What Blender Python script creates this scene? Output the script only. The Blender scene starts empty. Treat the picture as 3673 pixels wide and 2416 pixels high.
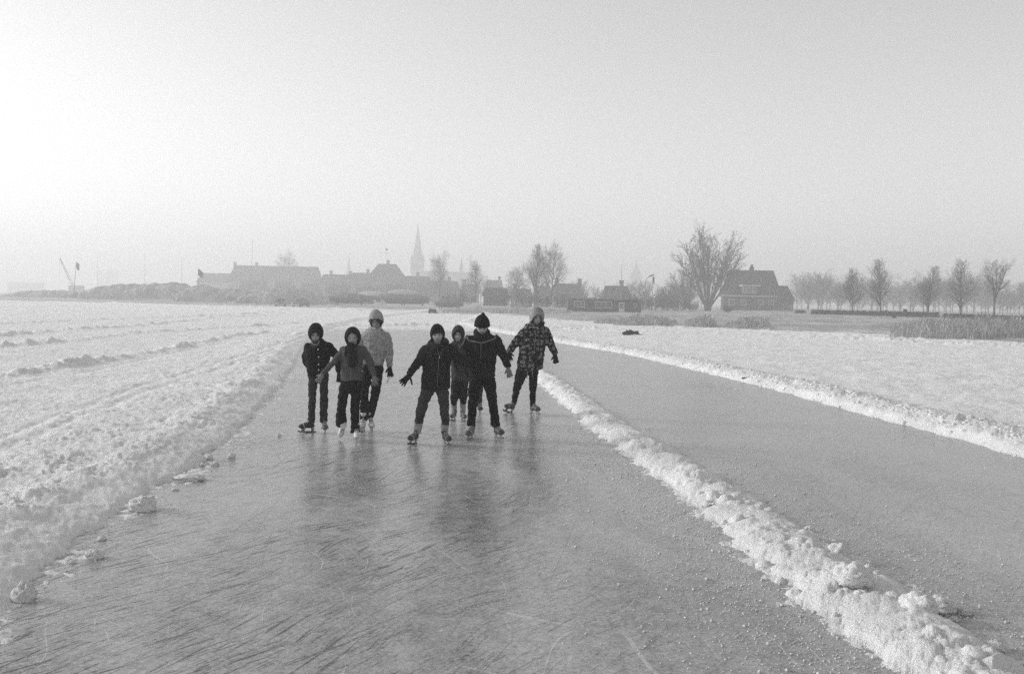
import bpy, math, random
import numpy as np
from mathutils import Vector, Matrix, noise as mnoise

R = math.radians
random.seed(7)
rng = np.random.default_rng(11)
S = bpy.context.scene
COL = S.collection

# ------------------------------------------------------------------ camera
CAM_H, PITCH, ROLL = 1.75, R(2.09), R(1.1)
FOC = 3673 * 35 / 36            # focal length in photograph pixels
CP = Vector((0, 0, CAM_H))
FW = Vector((0, math.cos(PITCH), -math.sin(PITCH)))
UP0 = Vector((0, math.sin(PITCH), math.cos(PITCH)))
RT = Vector((1, 0, 0)) * math.cos(ROLL) + UP0 * math.sin(ROLL)
UP = -Vector((1, 0, 0)) * math.sin(ROLL) + UP0 * math.cos(ROLL)
cd = bpy.data.cameras.new('camera'); cam = bpy.data.objects.new('camera', cd); COL.objects.link(cam)
cd.lens = 35; cd.sensor_width = 36; cd.clip_start = 0.05; cd.clip_end = 8000
M3 = Matrix((RT, UP, -FW)).transposed()
cam.matrix_world = Matrix.Translation(CP) @ M3.to_4x4()
S.camera = cam

# ------------------------------------------------------------------ sky, sun, exposure
SUN_AZ, SUN_EL = R(-78), R(19)          # azimuth from +Y towards +X
W = bpy.data.worlds.new('World'); S.world = W; W.use_nodes = True
nt = W.node_tree; nt.nodes.clear()
sky = nt.nodes.new('ShaderNodeTexSky'); sky.sky_type = 'NISHITA'; sky.sun_disc = False
sky.sun_elevation = SUN_EL; sky.sun_rotation = SUN_AZ
sky.dust_density = 0.8; sky.air_density = 1.0; sky.ozone_density = 1.0
bw = nt.nodes.new('ShaderNodeRGBToBW')   # black and white film
bg = nt.nodes.new('ShaderNodeBackground'); bg.inputs['Strength'].default_value = 0.12
wo = nt.nodes.new('ShaderNodeOutputWorld')
nt.links.new(sky.outputs[0], bw.inputs[0]); nt.links.new(bw.outputs[0], bg.inputs[0]); nt.links.new(bg.outputs[0], wo.inputs[0])
sd = bpy.data.lights.new('sun', 'SUN'); sun = bpy.data.objects.new('sun', sd); COL.objects.link(sun)
sd.energy = 1.9; sd.angle = R(12.0); sd.color = (1, 1, 1)
sdir = Vector((math.sin(SUN_AZ) * math.cos(SUN_EL), math.cos(SUN_AZ) * math.cos(SUN_EL), math.sin(SUN_EL)))
sun.rotation_euler = sdir.to_track_quat('Z', 'Y').to_euler()
S.view_settings.view_transform = 'Standard'; S.view_settings.look = 'None'
S.view_settings.exposure = 0.94; S.view_settings.gamma = 1.0; S.view_settings.use_curve_mapping = False
S.cycles.max_bounces = 6; S.cycles.diffuse_bounces = 3; S.cycles.glossy_bounces = 3
S.cycles.sample_clamp_indirect = 4.0; S.cycles.volume_bounces = 2; S.cycles.transmission_bounces = 2; S.cycles.transparent_max_bounces = 4
S.cycles.use_denoising = False

# ------------------------------------------------------------------ helpers: places
def at(px, py, depth):
    """photograph pixel (source size) at a distance along the optical axis -> world point"""
    return CP + (FW + RT * ((px - 1836.5) / FOC) + UP * ((1208 - py) / FOC)) * depth
def G(px, py, z=0.0):
    """point of the level z that a photograph pixel shows"""
    d = FW + RT * ((px - 1836.5) / FOC) + UP * ((1208 - py) / FOC)
    return CP + d * ((z - CAM_H) / d.z)
def depth_of(p): return (p - CP).dot(FW)
K = 1.5433                       # overview pixel -> source pixel
def GD(x, y, z=0.0): return G(x * K, y * K, z)
def atD(x, y, depth): return at(x * K, y * K, depth)

# ------------------------------------------------------------------ helpers: noise
def _h(ix, iy, s):
    n = (ix.astype(np.int64) * 374761393 + iy.astype(np.int64) * 668265263 + s * 1442695041) & 0xFFFFFFFF
    n = ((n ^ (n >> 13)) * 1274126177) & 0xFFFFFFFF
    return ((n ^ (n >> 16)) & 0xFFFFFF) / float(0xFFFFFF)
def perlin(x, y, s=0):
    ix, iy = np.floor(x), np.floor(y); fx, fy = x - ix, y - iy
    u, v = fx * fx * fx * (fx * (fx * 6 - 15) + 10), fy * fy * fy * (fy * (fy * 6 - 15) + 10)
    def g(a, b):
        t = _h(ix + a, iy + b, s) * 2 * np.pi
        return np.cos(t) * (fx - a) + np.sin(t) * (fy - b)
    a = g(0, 0) * (1 - u) + g(1, 0) * u; b = g(0, 1) * (1 - u) + g(1, 1) * u
    return (a * (1 - v) + b * v) * 1.5
def fbm(x, y, s=0, o=4):
    t, a = 0, 1.0
    for k in range(o): t = t + a * perlin(x * 2 ** k, y * 2 ** k, s + k); a *= 0.5
    return t
def clods(x, y, s=0, fill=0.8):
    """rounded lumps of varied size, 0..1"""
    ix, iy = np.floor(x), np.floor(y); best = np.zeros_like(x)
    for a in (-1, 0, 1):
        for b in (-1, 0, 1):
            cx, cy = ix + a, iy + b
            r = 0.25 + 0.55 * _h(cx, cy, s + 5)
            on = _h(cx, cy, s + 9) < fill
            dx = x - (cx + _h(cx, cy, s)); dy = y - (cy + _h(cx, cy, s + 3))
            q = 1 - (dx * dx + dy * dy) / (r * r)
            best = np.maximum(best, np.where(on & (q > 0), np.sqrt(np.maximum(q, 0)) * r * 1.3, 0))
    return best
def sstep(a, b, x):
    t = np.clip((x - a) / (b - a), 0, 1); return t * t * (3 - 2 * t)

# ------------------------------------------------------------------ helpers: objects
def link(o, parent=None):
    COL.objects.link(o)
    if parent is not None: o.parent = parent
    return o
def mk(name, V, F, mat=None, parent=None, smooth=False):
    """one mesh object; V in world space (or the parent's space when parent is a thing made by thing())"""
    me = bpy.data.meshes.new(name)
    V = np.asarray(V, dtype=np.float32).reshape(-1, 3)
    if parent is not None and parent.get('_org') is not None:
        V = V - np.array(parent['_org'], dtype=np.float32)
    if isinstance(F, np.ndarray):
        n, k = F.shape
        me.vertices.add(len(V)); me.vertices.foreach_set('co', V.ravel())
        me.loops.add(n * k); me.loops.foreach_set('vertex_index', F.ravel().astype(np.int32))
        me.polygons.add(n); me.polygons.foreach_set('loop_start', np.arange(0, n * k, k, dtype=np.int32))
        me.update(calc_edges=True)
    else:
        me.from_pydata(V.tolist(), [], [list(f) for f in F]); me.update()
    if smooth: me.polygons.foreach_set('use_smooth', np.ones(len(me.polygons), dtype=bool))
    o = bpy.data.objects.new(name, me)
    if mat: me.materials.append(MAT[mat] if isinstance(mat, str) else mat)
    link(o, parent)
    if parent is not None and parent.get('_org') is not None: o['_org'] = list(parent['_org'])
    return o
def tag(o, label, cat=None, group=None, kind=None):
    if label: o['label'] = label
    if cat: o['category'] = cat
    if group: o['group'] = group
    if kind: o['kind'] = kind
    return o
def thing(name, loc, label, cat, group=None, kind=None):
    """an Empty at the base of a thing; parts are given in world space"""
    o = bpy.data.objects.new(name, None); o.location = loc; o['_org'] = list(loc); link(o)
    o.empty_display_size = 0.1
    return tag(o, label, cat, group, kind)
class MB:
    """collects shapes into one mesh"""
    def __init__(s): s.v = []; s.f = []
    def add(s, V, F):
        b = len(s.v); s.v += [tuple(p) for p in V]; s.f += [[i + b for i in f] for f in F]; return s
    def box(s, c, sx, sy, sz, rz=0.0, taper=1.0):
        """c = centre of the bottom"""
        P = []
        for z, t in ((0, 1), (sz, taper)):
            for a, b in ((-1, -1), (1, -1), (1, 1), (-1, 1)):
                x, y = a * sx / 2 * t, b * sy / 2 * t
                P.append((c[0] + x * math.cos(rz) - y * math.sin(rz), c[1] + x * math.sin(rz) + y * math.cos(rz), c[2] + z))
        return s.add(P, [(3, 2, 1, 0), (4, 5, 6, 7), (0, 1, 5, 4), (1, 2, 6, 5), (2, 3, 7, 6), (3, 0, 4, 7)])
    def tube(s, pts, rad, n=6, side=None, cap=True):
        """pts world points; rad = radius or (along side, across) per point; side = preferred side axis"""
        pts = [Vector(p) for p in pts]; m = len(pts); V = []
        prev = None
        for i, p in enumerate(pts):
            t = (pts[min(i + 1, m - 1)] - pts[max(i - 1, 0)])
            if t.length < 1e-9: t = Vector((0, 0, 1))
            t.normalize()
            if side is not None: a = Vector(side) - t * Vector(side).dot(t)
            elif prev is not None: a = prev - t * prev.dot(t)
            else: a = t.orthogonal()
            if a.length < 1e-6: a = t.orthogonal()
            a.normalize(); prev = a; b = t.cross(a)
            r = rad[i] if isinstance(rad, (list, tuple)) else rad
            ra, rb = (r if isinstance(r, (list, tuple)) else (r, r))
            for k in range(n):
                w = 2 * math.pi * k / n
                V.append(p + a * (ra * math.cos(w)) + b * (rb * math.sin(w)))
        F = []
        for i in range(m - 1):
            for k in range(n):
                k2 = (k + 1) % n
                F.append((i * n + k, i * n + k2, (i + 1) * n + k2, (i + 1) * n + k))
        if cap: F.append(tuple(range(n - 1, -1, -1))); F.append(tuple((m - 1) * n + k for k in range(n)))
        return s.add(V, F)
    def poly(s, pts): return s.add(pts, [tuple(range(len(pts)))])
    def make(s, name, mat, parent=None, smooth=False): return mk(name, s.v, s.f, mat, parent, smooth)

# ------------------------------------------------------------------ helpers: materials (all grey: black and white film)
MAT = {}
def newmat(name):
    m = bpy.data.materials.new(name); m.use_nodes = True; MAT[name] = m
    nt = m.node_tree; return m, nt, nt.nodes['Principled BSDF']
def N(nt, t, **kw):
    n = nt.nodes.new(t)
    for k, v in kw.items():
        if k in n.inputs: n.inputs[k].default_value = v
        else: setattr(n, k, v)
    return n
def g(v): return (v, v, v, 1)
def plain(name, v, rough=0.8, var=0.25, scale=8.0, bump=0.0, bscale=40.0, spec=0.2, metal=0.0, coords='Object'):
    m, nt, b = newmat(name)
    tc = N(nt, 'ShaderNodeTexCoord'); no = N(nt, 'ShaderNodeTexNoise', Scale=scale, Detail=4.0, Roughness=0.6)
    nt.links.new(tc.outputs[coords], no.inputs['Vector'])
    mr = N(nt, 'ShaderNodeMapRange'); mr.inputs['From Min'].default_value = 0.25; mr.inputs['From Max'].default_value = 0.75
    mr.inputs['To Min'].default_value = v * (1 - var); mr.inputs['To Max'].default_value = v * (1 + var)
    nt.links.new(no.outputs[0], mr.inputs[0]); nt.links.new(mr.outputs[0], b.inputs['Base Color'])
    b.inputs['Roughness'].default_value = rough; b.inputs['Specular IOR Level'].default_value = spec; b.inputs['Metallic'].default_value = metal
    if bump:
        n2 = N(nt, 'ShaderNodeTexNoise', Scale=bscale, Detail=3.0); nt.links.new(tc.outputs[coords], n2.inputs['Vector'])
        bp = N(nt, 'ShaderNodeBump', Strength=bump, Distance=0.01); nt.links.new(n2.outputs[0], bp.inputs['Height']); nt.links.new(bp.outputs[0], b.inputs['Normal'])
    return m
# ------------------------------------------------------------------ materials of the setting
def ice_material():
    m, nt, b = newmat('ice')
    L = nt.links.new
    geo = N(nt, 'ShaderNodeNewGeometry'); pos = geo.outputs['Position']
    def stretched(angle, sx, sy, detail, warp, seed):
        wn = N(nt, 'ShaderNodeTexNoise', Scale=0.35, Detail=1.0); L(pos, wn.inputs['Vector'])
        sc = N(nt, 'ShaderNodeVectorMath', operation='SCALE'); sc.inputs['Scale'].default_value = warp; L(wn.outputs['Color'], sc.inputs[0])
        ad = N(nt, 'ShaderNodeVectorMath', operation='ADD'); L(pos, ad.inputs[0]); L(sc.outputs[0], ad.inputs[1])
        rt = N(nt, 'ShaderNodeVectorRotate', rotation_type='Z_AXIS'); rt.inputs['Angle'].default_value = R(angle); L(ad.outputs[0], rt.inputs['Vector'])
        mp = N(nt, 'ShaderNodeMapping'); mp.inputs['Location'].default_value = (seed, seed * 1.7, 0); mp.inputs['Scale'].default_value = (sx, sy, 1); L(rt.outputs[0], mp.inputs['Vector'])
        no = N(nt, 'ShaderNodeTexNoise', Scale=1.0, Detail=detail, Roughness=0.55); L(mp.outputs[0], no.inputs['Vector'])
        return no.outputs[0]
    def rng_(src, a, c, lo=0.0, hi=1.0):
        r = N(nt, 'ShaderNodeMapRange'); r.inputs['From Min'].default_value = a; r.inputs['From Max'].default_value = c
        r.inputs['To Min'].default_value = lo; r.inputs['To Max'].default_value = hi; L(src, r.inputs[0]); return r.outputs[0]
    def math_(op, a, c):
        n = N(nt, 'ShaderNodeMath', operation=op)
        for i, q in enumerate((a, c)):
            if isinstance(q, (int, float)): n.inputs[i].default_value = q
            else: L(q, n.inputs[i])
        return n.outputs[0]
    gro1 = rng_(stretched(40, 34, 1.7, 3, 0.7, 3.1), 0.62, 0.67)        # dark skate grooves across the lane
    gro2 = rng_(stretched(22, 42, 1.5, 3, 0.9, 8.4), 0.62, 0.67)
    gro3 = rng_(stretched(31, 75, 6.0, 2, 0.5, 4.6), 0.60, 0.68, 0.0, 0.7)
    pat = N(nt, 'ShaderNodeTexNoise', Scale=0.55, Detail=3.0, Roughness=0.55); L(pos, pat.inputs['Vector'])
    mask = rng_(pat.outputs[0], 0.40, 0.58)
    sep = N(nt, 'ShaderNodeSeparateXYZ'); L(pos, sep.inputs[0])
    side = rng_(math_('ADD', sep.outputs[0], math_('MULTIPLY', pat.outputs[0], 1.2)), 0.1, 1.3, 1.0, 0.28)
    gro = math_('MULTIPLY', math_('MULTIPLY', math_('MAXIMUM', math_('MAXIMUM', gro1, gro2), gro3), side), math_('ADD', math_('MULTIPLY', mask, 0.8), 0.2))
    scr1 = rng_(stretched(-28, 45, 0.7, 2, 2.5, 1.3), 0.665, 0.72)        # pale scratches
    scr2 = rng_(stretched(5, 50, 0.55, 2, 3.0, 5.5), 0.665, 0.72)
    scr3 = rng_(stretched(-60, 38, 0.8, 2, 2.0, 2.2), 0.665, 0.72)
    scr = math_('MAXIMUM', math_('MAXIMUM', scr1, scr2), scr3)
    spk = N(nt, 'ShaderNodeTexNoise', Scale=75.0, Detail=2.0, Roughness=0.6); L(pos, spk.inputs['Vector'])
    speck = math_('MULTIPLY', rng_(spk.outputs[0], 0.62, 0.70), rng_(sep.outputs[0], -0.5, 1.6, 0.25, 1.0))
    fine = N(nt, 'ShaderNodeTexNoise', Scale=36.0, Detail=6.0, Roughness=0.75); L(pos, fine.inputs['Vector'])
    blot = N(nt, 'ShaderNodeTexNoise', Scale=7.0, Detail=4.0, Roughness=0.65); L(pos, blot.inputs['Vector'])
    big = N(nt, 'ShaderNodeTexNoise', Scale=0.28, Detail=2.0); L(pos, big.inputs['Vector'])
    clear = rng_(stretched(-6, 1.1, .28, 4, 1.0, 7.7), .36, .60, -.10, .07)
    # frost: how white the surface is
    fr = math_('ADD', rng_(fine.outputs[0], 0.3, 0.7, -0.17, 0.17), rng_(blot.outputs[0], 0.3, 0.7, -0.08, 0.08))
    fr = math_('ADD', fr, clear)
    fr = math_('ADD', fr, 0.325)
    fr = math_('ADD', fr, math_('MULTIPLY', scr, 0.13))
    fr = math_('ADD', fr, math_('MULTIPLY', speck, 0.28))
    fr = math_('SUBTRACT', fr, math_('MULTIPLY', gro, 0.26))
    clampn = N(nt, 'ShaderNodeClamp'); clampn.inputs['Min'].default_value = 0.06; clampn.inputs['Max'].default_value = 0.8; L(fr, clampn.inputs[0])
    L(clampn.outputs[0], b.inputs['Base Color'])
    L(math_('ADD', rng_(blot.outputs[0], 0.3, 0.7, 0.17, 0.30), math_('MULTIPLY', clear, .8)), b.inputs['Roughness'])
    b.inputs['IOR'].default_value = 1.31; b.inputs['Specular IOR Level'].default_value = 0.5
    hgt = math_('ADD', math_('MULTIPLY', fine.outputs[0], 0.35), math_('MULTIPLY', blot.outputs[0], 0.5))
    hgt = math_('SUBTRACT', hgt, math_('MULTIPLY', gro, 1.2)); hgt = math_('ADD', hgt, math_('MULTIPLY', scr, 0.3))
    bp = N(nt, 'ShaderNodeBump', Strength=0.6, Distance=0.006); L(hgt, bp.inputs['Height']); L(bp.outputs[0], b.inputs['Normal'])
def snow_material(name, v, bump, scale, dist):
    m, nt, b = newmat(name); L = nt.links.new
    geo = N(nt, 'ShaderNodeNewGeometry')
    n1 = N(nt, 'ShaderNodeTexNoise', Scale=scale, Detail=6.0, Roughness=0.65); L(geo.outputs['Position'], n1.inputs['Vector'])
    n2 = N(nt, 'ShaderNodeTexNoise', Scale=0.9, Detail=4.0); L(geo.outputs['Position'], n2.inputs['Vector'])
    mr = N(nt, 'ShaderNodeMapRange'); mr.inputs['From Min'].default_value = .3; mr.inputs['From Max'].default_value = .7
    mr.inputs['To Min'].default_value = v * 0.9; mr.inputs['To Max'].default_value = v * 1.04; L(n2.outputs[0], mr.inputs[0]); L(mr.outputs[0], b.inputs['Base Color'])
    b.inputs['Roughness'].default_value = 0.75; b.inputs['Specular IOR Level'].default_value = 0.25
    bp = N(nt, 'ShaderNodeBump', Strength=bump, Distance=dist); L(n1.outputs[0], bp.inputs['Height']); L(bp.outputs[0], b.inputs['Normal'])
ice_material()
snow_material('snow', 0.88, 0.9, 55.0, 0.03)
plain('frost_grass', 0.36, 0.95, 0.45, 0.35, 0.8, 3.0, 0.1)
plain('earth', 0.14, 0.95, 0.5, 0.4, 0.8, 2.0, 0.1)

# ------------------------------------------------------------------ where the cleared lanes run (edges as x over distance y)
def edge(pts):
    P = sorted([(GD(x, y).y, GD(x, y).x) for x, y in pts])
    return np.array([p[0] for p in P]), np.array([p[1] for p in P])
E_L = edge([(-330, 1800), (-190, 1600), (-30, 1440), (48, 1385), (150, 1290), (228, 1235), (325, 1165), (425, 1098), (540, 1022), (600, 958), (660, 890), (690, 845), (705, 810), (730, 780), (790, 757), (860, 742)])
E_R1 = edge([(2600, 1900), (2330, 1700), (2130, 1565), (1930, 1440), (1765, 1300), (1595, 1150), (1480, 1070), (1385, 1000), (1305, 930), (1250, 885), (1225, 860)])
E_R2 = edge([(2900, 1900), (2560, 1700), (2345, 1565), (2195, 1440), (1960, 1300), (1722, 1150), (1590, 1070), (1472, 1000), (1372, 930), (1305, 885), (1262, 860)])
E_F = edge([(3200, 1330), (2800, 1195), (2380, 1066), (2200, 1013), (2000, 962), (1800, 906), (1600, 857), (1450, 822), (1300, 797), (1200, 780), (1100, 762), (1060, 752)])
def ex(E, y): return np.interp(y, E[0], E[1])
Y_END = GD(1000, 752).y          # the lanes fade out under drifted snow
Y_RIDGE = GD(1255, 880).y
ROWS = [  # low rows of swept snow on the lake, source pixels, height
    ([(-300, 1275), (14, 1249), (262, 1228), (476, 1200), (700, 1186), (924, 1172), (1100, 1160)], 0.13, 0.32),
    ([(-300, 1235), (9, 1210), (268, 1186), (480, 1174), (785, 1140), (1000, 1133)], 0.12, 0.36),
    ([(-300, 1180), (0, 1166), (360, 1150), (740, 1136), (1000, 1122)], 0.11, 0.4),
    ([(-200, 1395), (69, 1353), (231, 1323), (370, 1304), (578, 1267), (700, 1240), (809, 1216), (970, 1198)], 0.14, 0.26),
    ([(0, 1088), (250, 1080), (500, 1090), (760, 1104), (1000, 1112), (1400, 1118)], 0.14, 0.8),
    ([(0, 1104), (300, 1098), (600, 1106), (1000, 1124)], 0.12, 0.8),
    ([(1050, 1172), (1500, 1168), (1900, 1177), (2250, 1192), (2700, 1204), (3100, 1222), (3673, 1250), (4000, 1270)], 0.17, 0.6),
    ([(2000, 1172), (2500, 1180), (3000, 1206), (3673, 1238)], 0.12, 0.55),
]
RUTS = [([(x * K, y * K) for x, y in P], H, w) for P, H, w in (([(-60, 1060), (120, 985), (330, 905), (520, 850), (650, 806), (720, 772)], .022, .09), ([(-80, 1095), (120, 1012), (330, 925), (510, 868), (640, 820), (700, 790)], .022, .09), ([(0, 905), (200, 870), (420, 822), (640, 775)], .022, .12), ([(1700, 845), (2050, 868), (2380, 905)], .03, .13), ([(1600, 815), (2000, 838), (2380, 862)], .03, .16))]
def row_height(x, y, pts, H, w):
    h = np.zeros_like(x); Q = [G(*p) for p in pts]
    for a, c in zip(Q[:-1], Q[1:]):
        dx, dy = c.x - a.x, c.y - a.y; l2 = dx * dx + dy * dy
        lo, hi = min(a.y, c.y) - 4, max(a.y, c.y) + 4
        m = (y > lo) & (y < hi)
        if not m.any(): continue
        xx, yy = x[m], y[m]
        t = np.clip(((xx - a.x) * dx + (yy - a.y) * dy) / l2, 0, 1)
        d = np.hypot(xx - a.x - t * dx, yy - a.y - t * dy)
        h[m] = np.maximum(h[m], H * np.exp(-(d / w) ** 2))
    return h
def snow_height(x, y):
    xl = ex(E_L, y) + 0.10 * perlin(y * 2.2, y * 0 + 3.3, 4) + 0.05 * perlin(y * 7, y * 0 + 1.3, 5)
    r1 = ex(E_R1, y) - .03 + 0.10 * perlin(y * 3, y * 0 + 9.1, 6); r2 = ex(E_R2, y) + .03 + 0.10 * perlin(y * 3, y * 0 + 5.1, 7)
    xf = ex(E_F, y) + 0.10 * perlin(y * 2, y * 0 + 7.1, 8)
    fade = sstep(Y_END * 0.62, Y_END, y)
    lane = (((x > xl + .7) & (x < r1 - .3)) | ((x > r2 + .3) & (x < xf - .15))) & (y < Y_END * .6)
    # fine relief shared by all the snow
    def relief(x, y):
        rel = 0.012 * fbm(x * 3.2, y * 3.2, 20, 4) + 0.028 * fbm(x * 0.8, y * 0.8, 30, 3) + 0.022 * np.abs(fbm(x * 1.1 + .5 * y, y * 2.4, 33, 4)) + 0.004 * fbm(x * 16, y * 16, 35, 3)
        wx, wy = x + 0.07 * perlin(x * 6, y * 6, 44) + .02 * perlin(x * 19, y * 19, 46), y + 0.07 * perlin(x * 6, y * 6, 45) + .02 * perlin(x * 19, y * 19, 47)
        lump = clods(wx * 6.5, wy * 9, 40) * 0.034 + clods(wx * 17, wy * 20, 50) * 0.020 + clods(wx * 2.6, wy * 4, 60, 0.4) * 0.05 + clods(wx * 40, wy * 40, 55) * 0.009 + 0.022 * fbm(x * 5, y * 5, 61, 4)
        msk = sstep(-.45, .35, fbm(x * .45, y * .8, 62, 2)); return rel, lump * (.5 + .6 * msk)
    rel = np.zeros_like(x); lump = np.zeros_like(x); k_ = ~lane; rel[k_], lump[k_] = relief(x[k_], y[k_])
    # left bank
    a = (xl - x)
    sl = np.abs(np.gradient(E_L[1], E_L[0])); cosl = 1 / np.sqrt(1 + np.interp(y, E_L[0], sl) ** 2)
    a = a * cosl
    ramp = np.clip(a / .72, 0, 1) ** .8; ramp = np.where(a > 0, ramp * (1 - .25 * sstep(.5, .9, a)) / .9, 0); back = 1 - 0.6 * sstep(0.7, 3.6, a)
    amt = ramp * (0.30 + 0.70 * (1 - sstep(0.9, 3.5, a)))
    rip = 0
    grain = np.zeros_like(x); grain[k_] = 0.006 * fbm(x[k_] * 14, y[k_] * 14, 36, 3) + .010 * clods(x[k_] * 13, y[k_] * 13, 71, .6)
    hl = ramp * 0.125 * back + amt * lump * 0.68 * sstep(0.05, 0.75, a) + ramp * rel + grain * sstep(0, .08, a)
    pw = np.full_like(x, -.03); e_ = (a > -.45) & (a <= 0.02); pw[e_] = .016 * fbm(x[e_] * 11, y[e_] * 11, 38, 3) + .012 * perlin(x[e_] * 2.5, y[e_] * 2.5, 39) + .022 * a[e_] / .45 - .001
    hl = np.where(a > 0.02, hl + 0.010 * sstep(0.02, 0.1, a), pw)
    # ridge between the lanes
    wd = np.maximum(r2 - r1, 0.05); t = (x - r1) / wd
    prof = np.clip(4 * t * (1 - t), 0, 1) ** 0.6
    hr = prof * (0.07 + 0.02 * perlin(y * 1.5, y * 0 + 2, 9)) * np.clip(wd / 0.5, 0.5, 1.2) + prof * lump * 0.8 * np.clip(wd / .4, .3, 1) - .006 + .012 * perlin(x * 13, y * 13, 37) * (prof < .6)
    e_ = ((t > -.4) & (t <= 0.02)) | ((t >= .98) & (t < 1.4)); pr = np.full_like(x, -.03); tt = np.maximum(-t[e_], t[e_] - 1); pr[e_] = .016 * fbm(x[e_] * 13, y[e_] * 13, 48, 3) + .010 * perlin(x[e_] * 3, y[e_] * 3, 49) - .030 * tt / .4 + .004
    hr = np.where((t > 0.02) & (t < .98), hr + 0.004, pr)
    hr = np.where(y > Y_RIDGE, hr * (1 - sstep(Y_RIDGE, Y_RIDGE * 1.25, y)) - 0.03 * sstep(Y_RIDGE, Y_RIDGE * 1.25, y), hr)
    # far bank
    c = (x - xf) * 0.55
    hf = sstep(0, 0.12, c) * (0.035 + 0.09 * np.exp(-((c - 0.38) / 0.30) ** 2) + rel * 1.2) + lump * 0.95 * np.exp(-((c - 0.38) / 0.30) ** 2) * sstep(0, 0.1, c)
    hf = np.where(c > 0, hf + 0.008, -0.03)
    h = np.maximum(np.maximum(hl, hr), hf)
    far = 0.02 + rel * 1.1
    h = h * (1 - fade) + np.where(fade > 0, np.maximum(h, far), h) * fade
    h = np.where(fade > 0.02, np.maximum(h, far * sstep(0.0, 1, fade) - 0.02 * (1 - fade)), h)
    for pts, H, w in ROWS:
        rh = row_height(x, y, pts, H, w)
        k = np.zeros_like(x); q = rh > 0.004; xx, yy = x[q], y[q]; k[q] = (0.30 + 0.8 * clods(xx * 2.4, yy * 2.4, 81, 0.7) + 0.5 * clods(xx * 6, yy * 6, 82)) * (0.6 + 0.6 * sstep(-.2, .5, perlin(xx * .35, yy * .35, 83)))
        h = np.where(h > -0.02, h + rh * k, h)
    for pts, H, w in RUTS:
        rh = row_height(x, y, pts, H, w); h = np.where(h > 0.02, np.maximum(h - rh, .006), h)
    zone = np.where(t < 0.5, 0, 0); zone = np.where(x > (r1 + xl) / 2, 1, 0); zone = np.where(x > (r2 + xf) / 2, 2, zone)
    zone = np.where(y > Y_RIDGE * 1.25, np.where(x > (xl + xf) / 2, 2, 0), zone)
    return h, zone

def fan(y0, y1, ny, u0, u1, nu):
    ys = np.geomspace(y0, y1, ny); us = np.linspace(u0, u1, nu)
    Y, U = np.meshgrid(ys, us, indexing='ij'); return Y * U, Y
def grid_faces(ny, nu):
    i = np.arange(ny - 1)[:, None] * nu + np.arange(nu - 1)[None, :]
    return np.stack([i, i + 1, i + 1 + nu, i + nu], -1).reshape(-1, 4)
def compact(V, F):
    used = np.unique(F); m = np.full(len(V), -1, dtype=np.int64); m[used] = np.arange(len(used)); return V[used], m[F]

# ice sheet, to the horizon
ys = np.concatenate([[-40], np.geomspace(1.5, 2700, 40)]); F_ = []; V_ = []
V_ = [(-2700, -40, 0), (2700, -40, 0), (2700, 2700, 0), (-2700, 2700, 0)]
tag(mk('ice', V_, [(0, 1, 2, 3)], 'ice'), 'grey scratched ice of the swept skating lanes', kind='structure')

NY, NU = 720, 960
X, Y = fan(2.2, 175, NY, -0.86, 0.80, NU)
# lanes lie well away from the world origin: sample heights in world space
Hh, Z = snow_height(X.ravel(), Y.ravel())
V = np.stack([X.ravel(), Y.ravel(), Hh], -1); F = grid_faces(NY, NU)
fh = Hh[F].max(1); keep = fh > -0.005; F = F[keep]; fz = Z[F].min(1)
for k, (nm, lb) in enumerate([('snow_field', 'wide snow field with a lumpy bank left of the near ice lane'),
                              ('snow_ridge', 'lumpy ridge of swept snow between the two ice lanes'),
                              ('snow_bank', 'snow covered lake right of the far ice lane with crumbly edge')]):
    v, f = compact(V, F[fz == k])
    tag(mk(nm, v, f, 'snow', smooth=True), lb, kind='structure')
# the lake beyond, coarse, and snow beside and behind the camera
X, Y = fan(174, 2650, 60, -1.0, 1.0, 80)
V = np.stack([X.ravel(), Y.ravel(), np.full(X.size, 0.03)], -1)
tag(mk('distant_snow', V, grid_faces(60, 80), 'snow'), 'far flat snow towards the hazy horizon', kind='structure')

# ------------------------------------------------------------------ land: bank and dike
SH = [(-400, 1085, .25), (0, 1078, .30), (400, 1088, .35), (700, 1096, .3), (1000, 1106, .25), (1300, 1118, .2), (1560, 1126, .2), (1850, 1136, .25), (2000, 1150, .3), (2200, 1163, .35),
      (2500, 1176, .5), (2757, 1188, .7), (3000, 1196, .72), (3200, 1205, .70), (3673, 1234, .66), (4300, 1275, .6)]
SHU, SHY, SHC = [], [], []
for px, py, c in SH:
    p = G(px, py); SHU.append(p.x / p.y); SHY.append(p.y); SHC.append(c)
SHU, SHY, SHC = map(np.array, (SHU, SHY, SHC))
def land_height(x, y):
    u = x / y; d = np.interp(u, SHU, SHY); c = np.interp(u, SHU, SHC)
    t = (y / d - 1)
    h = -0.05 + (c + 0.05) * (0.35 * sstep(0, 0.06, t) + 0.65 * sstep(0.05, 0.85, t))
    return h + np.where(t > 0, 0.06 * fbm(x * 0.35, y * 0.35, 90, 3) * sstep(0, .2, t), 0)
nu, nr = 420, 130
U = np.linspace(-0.66, 0.68, nu); T = np.concatenate([np.linspace(-0.01, 0.95, 90), np.geomspace(1.0, 25, nr - 90)])
TT, UU = np.meshgrid(T, U, indexing='ij'); D = np.interp(UU, SHU, SHY) + 1.2 * perlin(UU * 60, UU * 0 + .5, 91) + .5 * perlin(UU * 190, UU * 0 + .5, 92)
Y = np.minimum(D * (1 + TT), 2640); X = UU * Y
V = np.stack([X.ravel(), Y.ravel(), land_height(X.ravel(), Y.ravel())], -1)
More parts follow.
